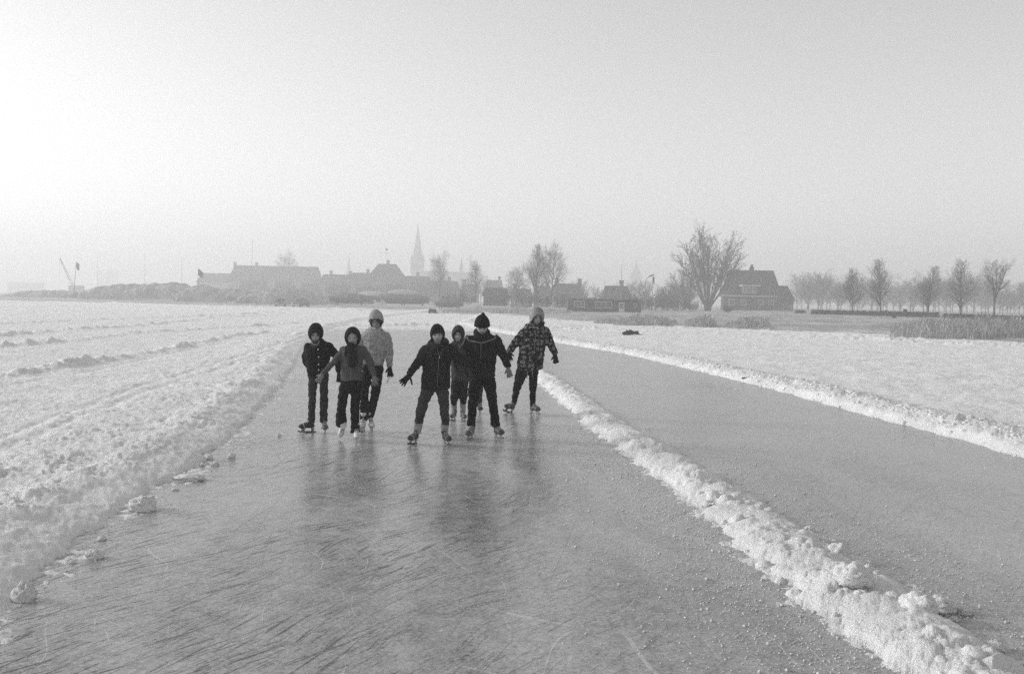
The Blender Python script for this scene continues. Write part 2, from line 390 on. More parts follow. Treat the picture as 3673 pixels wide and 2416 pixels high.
def shore_material():
    m, nt, b = newmat('shore'); L = nt.links.new
    geo = N(nt, 'ShaderNodeNewGeometry')
    n1 = N(nt, 'ShaderNodeTexNoise', Scale=0.22, Detail=7.0, Roughness=0.68); L(geo.outputs['Position'], n1.inputs['Vector'])
    n2 = N(nt, 'ShaderNodeTexNoise', Scale=3.5, Detail=5.0, Roughness=0.7); L(geo.outputs['Position'], n2.inputs['Vector'])
    ad = N(nt, 'ShaderNodeMath', operation='ADD'); L(n1.outputs[0], ad.inputs[0]); L(n2.outputs[0], ad.inputs[1])
    mr = N(nt, 'ShaderNodeMapRange'); mr.inputs['From Min'].default_value = .8; mr.inputs['From Max'].default_value = 1.2
    mr.inputs['To Min'].default_value = 0.20; mr.inputs['To Max'].default_value = 0.62; L(ad.outputs[0], mr.inputs[0]); L(mr.outputs[0], b.inputs['Base Color'])
    b.inputs['Roughness'].default_value = 0.9; b.inputs['Specular IOR Level'].default_value = 0.1
    bp = N(nt, 'ShaderNodeBump', Strength=0.8, Distance=0.08); L(n2.outputs[0], bp.inputs['Height']); L(bp.outputs[0], b.inputs['Normal'])
shore_material()
tag(mk('bank', V, grid_faces(nr, nu), 'shore', smooth=True), 'frosted grass bank and low dike along the far shore', kind='structure')
def on_land(px, py, depth):
    """world point on the land below a photograph pixel column at a distance"""
    p = at(px, py, depth); z = float(land_height(np.array([p.x]), np.array([p.y]))[0]); return Vector((p.x, p.y, z))

# ------------------------------------------------------------------ haze
def haze():
    me_v = []
    for z in (-1.0, 66.0):
        me_v += [(-2750, -60, z), (2750, -60, z), (2750, 2750, z), (-2750, 2750, z)]
    m = bpy.data.materials.new('haze'); m.use_nodes = True; nt = m.node_tree; nt.nodes.clear()
    pv = nt.nodes.new('ShaderNodeVolumePrincipled'); out = nt.nodes.new('ShaderNodeOutputMaterial')
    pv.inputs['Color'].default_value = g(0.97); pv.inputs['Density'].default_value = HAZE; pv.inputs['Anisotropy'].default_value = 0.28
    nt.links.new(pv.outputs[0], out.inputs['Volume'])
    o = mk('haze', me_v, [(3, 2, 1, 0), (4, 5, 6, 7), (0, 1, 5, 4), (1, 2, 6, 5), (2, 3, 7, 6), (3, 0, 4, 7)], m)
    tag(o, 'pale winter haze over the whole lake and town', kind='stuff')
HAZE = 0.0025
haze()
# ------------------------------------------------------------------ town, trees and things on the far shore
plain('wall_brick', 0.13, 0.9, 0.25, 0.6, spec=0.1); plain('wall_dark', 0.07, 0.9, 0.3, 0.8, spec=0.1)
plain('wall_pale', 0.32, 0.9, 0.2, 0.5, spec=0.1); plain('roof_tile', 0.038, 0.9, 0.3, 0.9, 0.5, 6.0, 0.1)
plain('roof_grey', 0.12, 0.9, 0.3, 0.6, spec=0.1); plain('stone', 0.15, 0.9, 0.25, 0.3, spec=0.1); plain('slate', 0.10, 0.8, 0.2, 0.3)
plain('frame_white', 0.6, 0.6, 0.1); plain('pane', 0.06, 0.15, 0.2, 1.0, spec=0.5); plain('bark', 0.055, 0.95, 0.35, 3.0, spec=0.05)
plain('bark_frost', 0.10, 0.95, 0.35, 1.0, spec=0.05); plain('twig', 0.10, 0.95, 0.35, 1.0, spec=0.05); plain('reed', 0.42, 0.95, 0.45, 2.0, spec=0.05)
plain('hedge', 0.035, 0.95, 0.4, 2.0, 0.6, 8.0, 0.05); plain('metal_dark', 0.06, 0.6, 0.2, 2.0, spec=0.3); plain('metal_grey', 0.2, 0.5, 0.2, 2.0, spec=0.4)
plain('flag_cloth', 0.03, 0.9, 0.2, 3.0); plain('tarp', 0.14, 0.8, 0.35, 1.2); plain('tarp_pale', 0.45, 0.8, 0.2, 1.2); plain('hull', 0.10, 0.5, 0.3, 1.0)
plain('car_grey', 0.10, 0.35, 0.1, 1.0, spec=0.5); plain('car_pale', 0.42, 0.35, 0.1, 1.0, spec=0.5); plain('rubber', 0.02, 0.8, 0.2); plain('chrome', 0.6, 0.2, 0.05, 1.0, spec=0.5, metal=0.9)
plain('mound', 0.28, 0.95, 0.7, 0.35, 0.8, 1.5, 0.05); plain('wood_dark', 0.04, 0.9, 0.4, 8.0, 0.6, 30.0, 0.1); plain('thatch', 0.16, 0.95, 0.3, 2.0, spec=0.05)
def sc_(depth): return FOC / K / depth          # overview pixels per metre
def prisms(segs, n):
    """segs rows p0(3) p1(3) r0 r1 -> tapered prisms"""
    A = np.array(segs, float); p0, p1, r0, r1 = A[:, :3], A[:, 3:6], A[:, 6], A[:, 7]
    t = p1 - p0; t /= np.maximum(np.linalg.norm(t, axis=1, keepdims=True), 1e-9)
    ref = np.where(np.abs(t[:, 2:3]) > .9, np.array([[1., 0, 0]]), np.array([[0, 0, 1.]])); a = np.cross(t, ref); a /= np.linalg.norm(a, axis=1, keepdims=True); b = np.cross(t, a)
    ang = np.arange(n) * 2 * np.pi / n; c, s = np.cos(ang)[None, :, None], np.sin(ang)[None, :, None]
    off = a[:, None] * c + b[:, None] * s
    V = np.concatenate([p0[:, None] + off * r0[:, None, None], p1[:, None] + off * r1[:, None, None]], 1).reshape(-1, 3)
    k = np.arange(n); k2 = (k + 1) % n; f = np.stack([k, k2, k2 + n, k + n], -1)
    F = (np.arange(len(A))[:, None, None] * 2 * n + f[None]).reshape(-1, 4)
    return V, F
def grow(out, rd, p, d, L, r, lvl, maxl, kids, ang, up, segn=4, lr=(.45, .7), start=.25, tap=.5):
    """recursive bare branch; out[level] collects segments"""
    q = p; dd = d; pts = [p]
    for k in range(segn):
        dd = (dd + Vector((rd.uniform(-1, 1), rd.uniform(-1, 1), rd.uniform(-1, 1))) * (.13 if lvl else .045) + Vector((0, 0, up * .12))).normalized()
        q2 = q + dd * (L / segn); ra = r * (1 - .8 * k / segn); rb = r * (1 - .8 * (k + 1) / segn)
        out[lvl].append((*q, *q2, ra, rb)); q = q2; pts.append(q)
    if lvl < maxl:
        for k in range(kids[lvl]):
            t = start + (1 - start) * (k + rd.random()) / kids[lvl]; i = min(int(t * segn), segn - 1); fr = t * segn - i; c = pts[i].lerp(pts[i + 1], fr)
            base = (pts[i + 1] - pts[i]).normalized(); perp = base.orthogonal().normalized(); perp.rotate(Matrix.Rotation(rd.uniform(0, 2 * math.pi), 3, base))
            a = ang * rd.uniform(.6, 1.3); nd = (base * math.cos(a) + perp * math.sin(a)).normalized()
            grow(out, rd, c, nd, L * rd.uniform(*lr) * (1.15 - tap * t), r * (1 - .7 * t) * .55, lvl + 1, maxl, kids, ang, up, max(2, segn - 1) if lvl < 1 else 2, lr, .2)
def tree_segs(kind, seed):
    rd = random.Random(seed); out = [[] for _ in range(5)]; Z = Vector((0, 0, 1))
    if kind == 'poplar':
        grow(out, rd, Vector(), Z, 1.0, .018, 0, 3, [46, 13, 9], R(46), .35, 10, (.34, .60), .13, .95)
    elif kind == 'round':
        grow(out, rd, Vector(), Z, .95, .022, 0, 3, [24, 14, 10], R(46), .25, 8, (.40, .62), .25)
    elif kind == 'forked':
        for k in range(3): grow(out, rd, Vector((0, 0, .32)), (Z + Vector((rd.uniform(-.35, .35), rd.uniform(-.35, .35), 0))).normalized(), .66, .016, 0, 3, [16, 13, 9], R(40), .3, 7, (.34, .55), .15)
        out[0].append((0, 0, 0, 0, 0, .34, .024, .018))
    elif kind == 'willow':
        for k in range(24):
            az = 2 * math.pi * k / 24 + rd.uniform(-.2, .2); sp = rd.uniform(.05, .42) if k % 2 else rd.uniform(.45, .80)
            d = Vector((math.cos(az) * sp, math.sin(az) * sp, 1)).normalized(); b = Vector((math.cos(az) * .022, math.sin(az) * .022, .045))
            grow(out, rd, b, d, rd.uniform(.78, .93) * (1 - .42 * max(0, sp - .25)), .0088, 0, 3, [22, 10, 5], R(42), .12, 8, (.17, .30), .30)
        for k in range(6): out[0].append((0, 0, -.02, math.cos(k) * .012, math.sin(k) * .012, .075, .040, .034))
    elif kind == 'bush':
        for k in range(16):
            az = rd.uniform(0, 6.28); sp = rd.uniform(.1, .9); grow(out, rd, Vector((math.cos(az) * .15, math.sin(az) * .15, 0)), Vector((math.cos(az) * sp, math.sin(az) * sp, 1)).normalized(), rd.uniform(.55, .95), .012, 0, 2, [14, 12], R(40), .2, 5, (.30, .5), .2)
    return out
TREES = {}
def tree(kind, seed, base, height, wide, label, group=None, thick=1.0, name='bare_tree', mat='bark', tw='twig', cat='tree', rz=0.0):
    key = (kind, seed, thick, mat, tw)
    if key not in TREES:
        o = tree_segs(kind, seed); V0, F0 = prisms(o[0] + (o[1] if kind != 'willow' else []), 5); tws = (o[1] if kind == 'willow' else []) + o[2] + o[3]
        A = np.array(tws); A[:, 6:] = np.maximum(A[:, 6:] * .8 * thick, .00055 * thick)
        V1, F1 = prisms(A, 3); ms = []
        for nm, v, f, mt in (('trunk', V0, F0, mat), ('crown', V1, F1, tw)):
            oo = mk(nm, v, f, mt); ms.append(oo.data); bpy.data.objects.remove(oo)
        TREES[key] = ms
    r = bpy.data.objects.new(name, None); r.location = base; r.scale = (height * wide, height * wide, height); r.rotation_euler = (0, 0, rz); link(r); tag(r, label, cat, group)
    for nm, me in zip(('trunk', 'crown'), TREES[key]): link(bpy.data.objects.new(nm, me), r)
    return r
def stand(x, y, depth):
    """a foot point: overview pixel column and row of the base, distance"""
    return atD(x, y, depth)
def roofmesh(w, l, h, wr, lr=0.0, over=.35):
    W_, L_ = w / 2 + over, l / 2 + over
    V = [(-W_, -L_, 0), (W_, -L_, 0), (W_, L_, 0), (-W_, L_, 0), (-wr / 2, -lr / 2, h), (wr / 2, -lr / 2, h), (wr / 2, lr / 2, h), (-wr / 2, lr / 2, h)]
    return V, [(3, 2, 1, 0), (4, 5, 6, 7), (0, 1, 5, 4), (1, 2, 6, 5), (2, 3, 7, 6), (3, 0, 4, 7)]
def house(name, label, x0, x1, yr, yb, depth, eave, l, ridge=1.0, cat='house', group=None, chim=(), wall='wall_brick', roof='roof_tile', wins=(), rot=0.0, lr=.15):
    """x0..x1, ridge row, base row in overview pixels at a distance; eave = share of the height that is wall"""
    s = sc_(depth); b = atD((x0 + x1) / 2, yb, depth + l / 2); w = (x1 - x0) / s; h = (yb - yr) / s + .2; base = Vector((b.x, b.y, b.z - .2))
    t = thing(name, base, label, cat, group); wh = h * eave; M = Matrix.Rotation(rot, 3, 'Z')
    tr = lambda V: [base + M @ Vector(v) for v in V]
    m = MB(); m.box((0, 0, 0), w, l, wh); mk('wall', tr(m.v), m.f, wall, t)
    V, F = roofmesh(w, l, h - wh, w * ridge, lr); ro = mk('roof', tr([(x, y, z + wh + .002) for x, y, z in V]), F, roof, t)
    for c in chim:
        m = MB(); m.box(((c - .5) * w, 0, h - .9), .9, .8, 1.9); m.box(((c - .5) * w, 0, h + 1.0), 1.1, 1.0, .25); mk('chimney', tr(m.v), m.f, wall, ro)
    for (wx, wz, ww, wh2) in wins:
        m = MB(); m.box(((wx - .5) * w, -l / 2 - .03, wz * wh), ww, .12, wh2); o = mk('window', tr(m.v), m.f, 'frame_white', t)
        m = MB(); m.box(((wx - .5) * w, -l / 2 - .08, wz * wh + .12), ww - .24, .10, wh2 - .24); mk('pane', tr(m.v), m.f, 'pane', o)
    return t, base, s
def fbox(x0, y0, x1, y1, depth, th, mb=None):
    """upright box on a facade between two overview pixels, facing the lake"""
    s = sc_(depth); c = atD((x0 + x1) / 2, y1, depth); m = mb or MB(); m.box((c.x, c.y, c.z), (x1 - x0) / s, th, (y1 - y0) / s); return m

# --- church and far spires
d = 680; s = sc_(d); b = atD(969, 700, d); t = thing('church', b, 'tall hazy church with pointed spire and long nave, above the town roofs', 'church')
hz = lambda y: (700 - y) / s
m = MB(); m.box(b, 29 / s, 29 / s, hz(606)); m.make('tower', 'stone', t)
m = MB(); m.box(b + Vector((0, 0, hz(606))), 31 / s, 31 / s, .8); m.make('cornice', 'stone', t)
m = MB(); pr = [(606, 13.5), (596, 11.2), (582, 9.0), (560, 5.8), (540, 2.6), (519, .4)]; m.tube([b + Vector((0, 0, hz(y) + (.8 if y == 606 else 0))) for y, _ in pr], [q / s for _, q in pr], 8); m.make('spire', 'slate', t)
for sx in (-1, 1):
    for sy in (-1, 1): m = MB(); m.box(b + Vector((sx * 12.5 / s, sy * 12.5 / s, hz(606) + .8)), 1.2, 1.2, 3.6, 0, .1); m.make('pinnacle', 'stone', t)
nb = atD(1046, 700, d); m = MB(); m.box(nb + Vector((0, 0, 0)), 124 / s, 16, hz(652)); m.make('nave_wall', 'stone', t)
V, F = roofmesh(124 / s, 16, hz(631) - hz(652), 122 / s, .3); mk('nave_roof', [nb + Vector(v) + Vector((0, 0, hz(652) + .01)) for v in V], F, 'slate', t)
tb = atD(1071, 700, d); m = MB(); m.tube([tb + Vector((0, 0, hz(y))) for y in (636, 622, 620, 612, 599)], [4.4 / s, 4 / s, 5 / s, 2.4 / s, .3 / s], 8); m.make('ridge_turret', 'slate', t)
for k in range(7):
    m = fbox(994 + 16 * k, 668, 1000 + 16 * k, 690, d - 8.2, .5); m.make('window', 'pane', t)
d = 820; s = sc_(d); b = atD(810, 690, d); t = thing('church_spire', b, 'very faint slim spire left of the hipped roof house', 'spire')
m = MB(); m.box(b, 12 / s, 12 / s, 50 / s); m.make('tower', 'stone', t); m = MB(); m.tube([b + Vector((0, 0, q / s)) for q in (50, 62, 78, 92)], [8 / s, 5.5 / s, 2.4 / s, .2], 8); m.make('spire', 'slate', t)
d = 860; s = sc_(d); b = atD(1477, 703, d); t = thing('church_tower', b, 'ghostly domed tower barely showing in haze left of the big willow', 'tower')
m = MB(); m.box(b, 22 / s, 22 / s, 55 / s); m.make('tower', 'stone', t); m = MB(); m.tube([b + Vector((0, 0, q / s)) for q in (55, 62, 70, 76, 80, 88, 100)], [15 / s, 14 / s, 11 / s, 6 / s, 5 / s, 2 / s, .2], 10); m.make('dome', 'slate', t)
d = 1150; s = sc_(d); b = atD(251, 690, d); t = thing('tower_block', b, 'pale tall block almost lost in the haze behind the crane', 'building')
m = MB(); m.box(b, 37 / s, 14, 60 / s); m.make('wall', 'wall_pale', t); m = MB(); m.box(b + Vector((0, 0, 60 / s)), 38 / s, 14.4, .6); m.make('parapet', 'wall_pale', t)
# --- town houses, left to right
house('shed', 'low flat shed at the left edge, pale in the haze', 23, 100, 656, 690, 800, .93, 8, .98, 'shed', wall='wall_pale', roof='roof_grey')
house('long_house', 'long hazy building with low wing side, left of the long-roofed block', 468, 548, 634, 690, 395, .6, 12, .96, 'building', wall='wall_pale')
house('long_building', 'long hazy block with one long ridge and two small chimneys', 540, 744, 617, 692, 380, .52, 13, .965, 'building', chim=(.02, .27), wins=[(.1 + .11 * k, .45, 2.0, 1.5) for k in range(8)])
house('terrace_house', 'low terrace house with two chimneys right of the long hazy block', 747, 820, 637, 692, 345, .55, 9, .90, 'house', chim=(.30, .92), wins=[(.2 + .2 * k, .4, 1.2, 1.4) for k in range(4)])
house('terrace_house', 'terrace house against the left side of the hipped roof house', 814, 866, 633, 692, 340, .55, 9, .95, 'house', chim=(.78,), wins=[(.25 + .25 * k, .4, 1.2, 1.4) for k in range(3)])
th, b, s = house('hipped_house', 'big house with hipped roof, one chimney and a rooftop aerial', 852, 946, 612, 694, 330, .50, 12, .44, 'house', chim=(.52,), wins=[(.15 + .17 * k, .4, 1.3, 1.6) for k in range(5)])
m = MB(); a = atD(897, 606, 336); m.tube([a, a + Vector((0, 0, 4.4))], .05, 5); m.box(a + Vector((0, 0, 2.6)), 2.9, .06, .06); m.box(a + Vector((0.2, 0, 3.5)), .9, .05, .6); m.make('aerial', 'metal_grey', th)
house('terrace_house', 'lower house against the right side of the hipped roof house', 940, 1000, 641, 696, 325, .55, 9, .93, 'house', chim=(.5,), wins=[(.2 + .2 * k, .4, 1.2, 1.4) for k in range(4)])
house('row_house', 'hazy row house below the church nave', 990, 1066, 652, 700, 300, .55, 9, .93, 'house', chim=(.7,), wins=[(.2 + .2 * k, .4, 1.2, 1.4) for k in range(4)])
house('shed', 'small dark shed with wide roof between the bare trees', 1124, 1180, 668, 708, 190, .52, 6, .93, 'shed', wall='wall_dark')
house('town_house', 'hazy house roof behind the cabin, right of the tall bare trees', 1284, 1352, 658, 712, 240, .5, 9, .93, 'house', chim=(.12, .92))
house('town_house', 'dim gabled house directly behind the dark lakeside cabin', 1400, 1462, 663, 714, 220, .40, 9, .84, 'house', chim=(.7,))
for x0, x1, yr, dd, lb in ((640, 684, 655, 320, 'low hazy gabled building below the right end of the long block'), (700, 742, 658, 315, 'low hazy gabled building left of the terrace houses'), (952, 992, 656, 290, 'low hazy cottage under the church tower'), (1128, 1168, 650, 330, 'faint tall roof behind the small dark shed'), (1240, 1280, 664, 250, 'hazy cottage roof behind the two slim trees'), (768, 806, 662, 285, 'low hazy cottage in front of the two-chimney terrace'), (832, 866, 664, 280, 'low hazy cottage left below the hipped roof house'), (900, 944, 660, 275, 'low hazy cottage right below the hipped roof house'), (1004, 1040, 662, 270, 'low cottage roof under the hazy tree right of the spire'), (1070, 1112, 660, 265, 'low cottage roof behind the forked bare tree'), (1186, 1236, 670, 230, 'low cottage roof left behind the two slim trees'), (1530, 1572, 684, 235, 'low cottage roof in the thicket left of the willow'), (560, 622, 652, 330, 'low hazy building standing before the long block')):
    house('cottage', lb, x0, x1, yr, 702 if x0 < 1150 else 714, dd, .48, 8, .88, 'house', 'low cottages in the haze', chim=(.2,) if x0 % 4 else (.8,), wins=[(.3, .4, 1.1, 1.2), (.7, .4, 1.1, 1.2)])
# --- brick house on the dike
d = 210; s = sc_(d)
th, b, s = house('brick_house', 'big dark brick house with steep roof and dormer beside the willow', 1684, 1802, 626, 720, d, .34, 9.0, .90, 'house', chim=(), lr=.2, wall='wall_dark')
m = MB(); c = atD(1747, 626, d + 4.5); m.box(c - Vector((0, 0, .8)), .8, .8, 1.3); m.box(c + Vector((0, 0, .5)), .5, .5, .55); m.make('chimney', 'wall_dark', th)
m = fbox(1676, 686.5, 1806, 689, d - .75, .25); m.make('gutter', 'frame_white', th)
dm = fbox(1724, 665, 1760, 684, d + .2, 3.0).make('dormer', 'wall_dark', th)
m = fbox(1721, 662.5, 1763, 665, d + .1, 3.6); m.make('dormer_roof', 'frame_white', dm)
for k in range(4):
    wn = fbox(1727 + 7.8 * k, 667.5, 1733.6 + 7.8 * k, 681, d - 1.36, .10).make('window', 'frame_white', th); fbox(1728 + 7.8 * k, 669, 1732.6 + 7.8 * k, 679.5, d - 1.42, .08).make('pane', 'pane', wn)
for x in (1694, 1722, 1762, 1786):
    wn = fbox(x, 695, x + 13, 709, d - .10, .14).make('window', 'frame_white', th); fbox(x + 1.2, 696.5, x + 6, 707.8, d - .17, .10).make('pane', 'pane', wn); fbox(x + 7, 696.5, x + 11.8, 707.8, d - .17, .10).make('pane', 'pane', wn)
an, b2, s2 = house('annex', 'side annex against the right gable of the brick house', 1803.5, 1834, 663, 721, d + 1.5, .40, 6.5, .66, 'house', lr=.3)
for x in (1808, 1815.5): wn = fbox(x, 706, x + 6, 719, d + 1.4, .12).make('window', 'frame_white', an); fbox(x + 1, 707, x + 5, 717, d + 1.33, .10).make('pane', 'pane', wn)
b = atD(1840, 721, 200); t = thing('post_sign', b, 'post with round dark head right of the brick house annex', 'sign'); m = MB(); m.tube([b, b + Vector((0, 0, 1.2))], .06, 6); m.make('post', 'metal_grey', t)
m = MB(); m.tube([b + Vector((0, -.03, 1.55)), b + Vector((0, .05, 1.55))], .42, 12); m.make('board', 'metal_dark', t)
# --- lakeside cabin
d = 145; s = sc_(d); b = atD(1405, 729, d); t = thing('cabin', b, 'long low dark cabin with pale window frames on the shore', 'cabin')
m = MB(); m.box((b.x, b.y + 2.2, b.z - .1), 170 / s, 4.4, 32 / s + .1); m.make('wall', 'wall_dark', t)
m = MB(); m.box((b.x, b.y + 2.2, b.z + 32 / s + .004), 175 / s, 5.0, .18); m.make('roof', 'roof_grey', t)
for (x0, y0, x1, y1, n) in ((1334, 699, 1359, 713.5, 3), (1384, 700.5, 1422, 716, 3)):
    wn = fbox(x0, y0, x1, y1, d - .06, .14).make('window', 'frame_white', t); w = (x1 - x0 - 1.5) / n
    for k in range(n): fbox(x0 + 1.3 + w * k, y0 + 1.5, x0 + .2 + w * (k + 1), y1 - 1.5, d - .14, .08).make('pane', 'pane', wn)
dr = fbox(1438, 703, 1450.5, 730, d - .06, .14).make('door', 'frame_white', t)
for k in range(2): fbox(1440.2 + 4.6 * k, 705.5, 1443.8 + 4.6 * k, 716.5, d - .14, .08).make('pane', 'pane', dr)
wn = fbox(1473, 704, 1479, 713, d - .06, .14).make('window', 'frame_white', t); fbox(1474, 705.2, 1478, 711.8, d - .14, .08).make('pane', 'pane', wn)
b = atD(1385, 733, 138); t = thing('landing_stage', b, 'low dark landing stage in front of the lakeside cabin', 'jetty')
for k in range(8): m = MB(); m.box((b.x - 2.8 + .75 * k, b.y, b.z + .0), .66, 1.2, .12); m.make('plank', 'wood_dark', t)
for k in range(3): m = MB(); m.box((b.x - 2.6 + 2.5 * k, b.y, -.02), .16, .16, max(.1, b.z + .0)); m.make('post', 'wood_dark', t)

# --- trees
tree('willow', 3, atD(1645, 723, 190), 16.0, 1.06, 'big many-stemmed bare willow standing left of the brick house', thick=1.7, name='willow_tree')
tree('willow', 5, atD(1590, 722, 215), 9.5, 1.0, 'smaller spreading bare tree left behind the big willow', thick=1.5, name='willow_tree', rz=1.3)
PX = [(1981, 630, 727, 1), (2047, 611, 729, 2), (2157, 625, 735, 3), (2233, 613, 738, 1), (2310, 618, 741, 7)]
ORD = ['leftmost', 'second from left', 'middle', 'second from right', 'rightmost']
for k, (x, yt, yb, sd) in enumerate(PX):
    d = 150; kd = 'forked' if k == 4 else 'poplar'
    tree(kd, sd, atD(x, yb, d), (yb - yt) / sc_(d), 1.0 if kd == 'poplar' else .9, ORD[k] + ' of the five bare roadside trees behind the low hedge', 'bare trees behind the hedge', .85, rz=k * 1.9, name='roadside_tree')
tree('poplar', 2, atD(1247, 708, 175), 130 / sc_(175), .85, 'taller of the two slim bare trees above the cabin roofs, left one', 'trees by the boatyard', 1.15, rz=.6)
tree('round', 4, atD(1281, 708, 185), 117 / sc_(185), .75, 'shorter right-hand tree of the two bare trees above the shed', 'trees by the boatyard', 1.1, rz=2.0)
tree('round', 6, atD(1199, 708, 190), 74 / sc_(190), 1.05, 'low round bare tree left of the two slim trees', 'trees by the boatyard', 1.15)
tree('round', 4, atD(1021, 700, 230), 92 / sc_(230), .80, 'hazy bare tree right of the church spire', 'trees by the boatyard', 1.1, rz=1.0)
tree('round', 6, atD(1105, 704, 205), 82 / sc_(205), .80, 'hazy forked bare tree left of the small dark shed', 'trees by the boatyard', 1.15, rz=2.6)
tree('round', 4, atD(665, 690, 400), 86 / sc_(400), .9, 'faint treetop rising behind the ridge of the long block', 'trees by the boatyard', 1.1, rz=2.2)
tree('round', 6, atD(1335, 712, 260), 50 / sc_(260), 1.0, 'faint bare tree between the two hazy houses behind the cabin', 'trees by the boatyard', 1.1, rz=.4)
BU = [(1040, 704, 26, 190, 'below the hazy tree right of the spire'), (1065, 705, 30, 185, 'left of the forked tree by the dark shed'), (1090, 706, 26, 180, 'at the foot of the forked tree by the dark shed'), (1150, 708, 30, 175, 'in front of the small dark shed'), (1175, 709, 36, 180, 'at the right end of the small dark shed'),
      (1225, 711, 34, 165, 'left of the tallest slim tree'), (1265, 713, 32, 160, 'between the two slim trees'), (1300, 714, 34, 170, 'left of the lakeside cabin'), (1320, 714, 40, 215, 'behind the left end of the cabin'), (1370, 716, 40, 210, 'behind the cabin, between the two houses'),
      (1470, 720, 46, 200, 'behind the right end of the cabin'), (1490, 722, 44, 185, 'just right of the cabin'), (1515, 722, 46, 190, 'under the furled pennant'), (1545, 722, 50, 190, 'halfway between cabin and willow'), (1575, 723, 46, 180, 'left below the smaller spreading tree'), (1610, 724, 30, 170, 'at the left foot of the big willow'), (1690, 728, 22, 150, 'at the right foot of the big willow')]
for k, (x, yb, h, d, wh) in enumerate(BU):
    tree('bush', 1 + k % 3, atD(x, yb, d), h / sc_(d), 1.15, 'frosted bare bush ' + wh, 'bushes in the shore thicket', 3.2, 'bare_bush', 'bark_frost', 'bark_frost', 'bush', k * 1.1)
# far wood behind the roadside trees: one mass
rd = random.Random(5); WB = [tree_segs('round', 50 + k) for k in range(3)]
def wood(x0, x1, n, dlo, dhi, hlo, hhi, row, label, name):
    vs, fs, nb_ = [], [], 0
    for k in range(n):
        x = x0 + (x1 - x0) * k / (n - 1) + rd.uniform(-8, 8); d = rd.uniform(dlo, dhi); h = rd.uniform(hlo, hhi) / sc_(d); p = atD(x, row + (x - x0) * .025, d)
        o = WB[k % 3]; A = np.array(o[0] + o[1] + o[2][::2] + o[3][::5]); A[:, 6:] = np.maximum(A[:, 6:], .0022); a = rd.uniform(0, 6.28); c_, s_ = math.cos(a), math.sin(a)
        V, F = prisms(A, 3); V = V * h; V = np.stack([V[:, 0] * c_ - V[:, 1] * s_ + p.x, V[:, 0] * s_ + V[:, 1] * c_ + p.y, V[:, 2] + p.z], -1); vs.append(V); fs.append(F + nb_); nb_ += len(V)
    tag(mk(name, np.concatenate(vs), np.concatenate(fs), 'twig'), label, kind='stuff')
wood(1850, 2490, 70, 240, 340, 50, 84, 727, 'hazy bare wood behind the roadside trees', 'distant_wood')
wood(985, 1640, 42, 250, 330, 30, 56, 705, 'hazy bare thicket between the town houses and the brick house', 'distant_thicket')
wood(760, 1000, 20, 260, 300, 26, 40, 700, 'low hazy scrub in front of the town houses', 'distant_scrub')
# --- hedge, signs on the dike
def hedge(x0, y0, x1, y1, hpx, d0, d1, label):
    n = int((x1 - x0) / 2.2); V = []; F = []; a = atD(x0, y0, d0); t = thing('hedge', a, label, 'hedge', 'low hedges on the dike'); hb = 8
    for i in range(n + 1):
        f = i / n; d = d0 + (d1 - d0) * f; p = atD(x0 + (x1 - x0) * f, y0 + (y1 - y0) * f, d); h = hpx[0] * (1 - f) + hpx[1] * f; h = h / sc_(d) * (1 + .25 * mnoise.noise((i * .35, 0, x0))) * min(1, .35 + 3 * min(f, 1 - f) * n / 8)
        for k, (yy, zz) in enumerate(((-.4, -.25), (-.45, .35), (-.36, .8), (-.1, 1.0), (.2, .97), (.4, .75), (.45, .3), (.4, -.25))):
            q = mnoise.noise((i * .9, k * 1.3, x0)) * .13; V.append((p.x, p.y + yy * 1.0 + q, p.z + zz * h + q * .5))
    for i in range(n):
        for k in range(hb - 1): F.append((i * hb + k, (i + 1) * hb + k, (i + 1) * hb + k + 1, i * hb + k + 1))
    F += [tuple(range(hb)), tuple(n * hb + k for k in range(hb - 1, -1, -1))]; mk('foliage', V, F, 'hedge', t)
    V = []; rdh = random.Random(int(x0)); F = []
    for i in range(n * 26):
        f = rdh.random(); d = d0 + (d1 - d0) * f; p = atD(x0 + (x1 - x0) * f, y0 + (y1 - y0) * f, d); h = (hpx[0] * (1 - f) + hpx[1] * f) / sc_(d); c = p + Vector((rdh.uniform(-.1, .1), rdh.uniform(-.48, .42), h * rdh.uniform(.3, 1.12))); k = len(V); sz = rdh.uniform(.05, .13)
        for _ in range(3): V.append(c + Vector((rdh.uniform(-sz, sz), rdh.uniform(-sz, sz), rdh.uniform(-sz, sz))))
        F.append((k, k + 1, k + 2))
    tag(mk('leaves', V, F, 'hedge', t), None, kind='stuff')
hedge(1886, 730, 2182, 741, (9.5, 14), 134, 118, 'long low dark hedge along the dike behind the reeds')
hedge(2192, 741, 2400, 749, (12, 13), 118, 108, 'low dark hedge at the right edge of the dike')
hedge(1848, 726.5, 1872, 727.5, (6, 6), 150, 150, 'short stub of dark hedge right of the brick house')
for x, y, h, d, lb in ((2059, 737, 16, 124, 'small dark post sticking out of the hedge, left of the taller one'), (2103, 742, 24, 122, 'taller dark post standing in the long hedge'), (2077, 752, 18, 108, 'short dark post on the slope below the hedge'), (2154, 741, 58, 160, 'thin signpost left of the middle roadside tree')):
    b = atD(x, y, d); t = thing('post', b, lb, 'post', 'posts on the dike'); m = MB(); m.box(b, .22 if h < 40 else .12, .22, h / sc_(d) * .72); m.make('shaft', 'metal_dark', t); m = MB(); m.box(b + Vector((0, 0, h / sc_(d) * .722)), .42, .26, h / sc_(d) * .28); m.make('head', 'metal_dark', t)

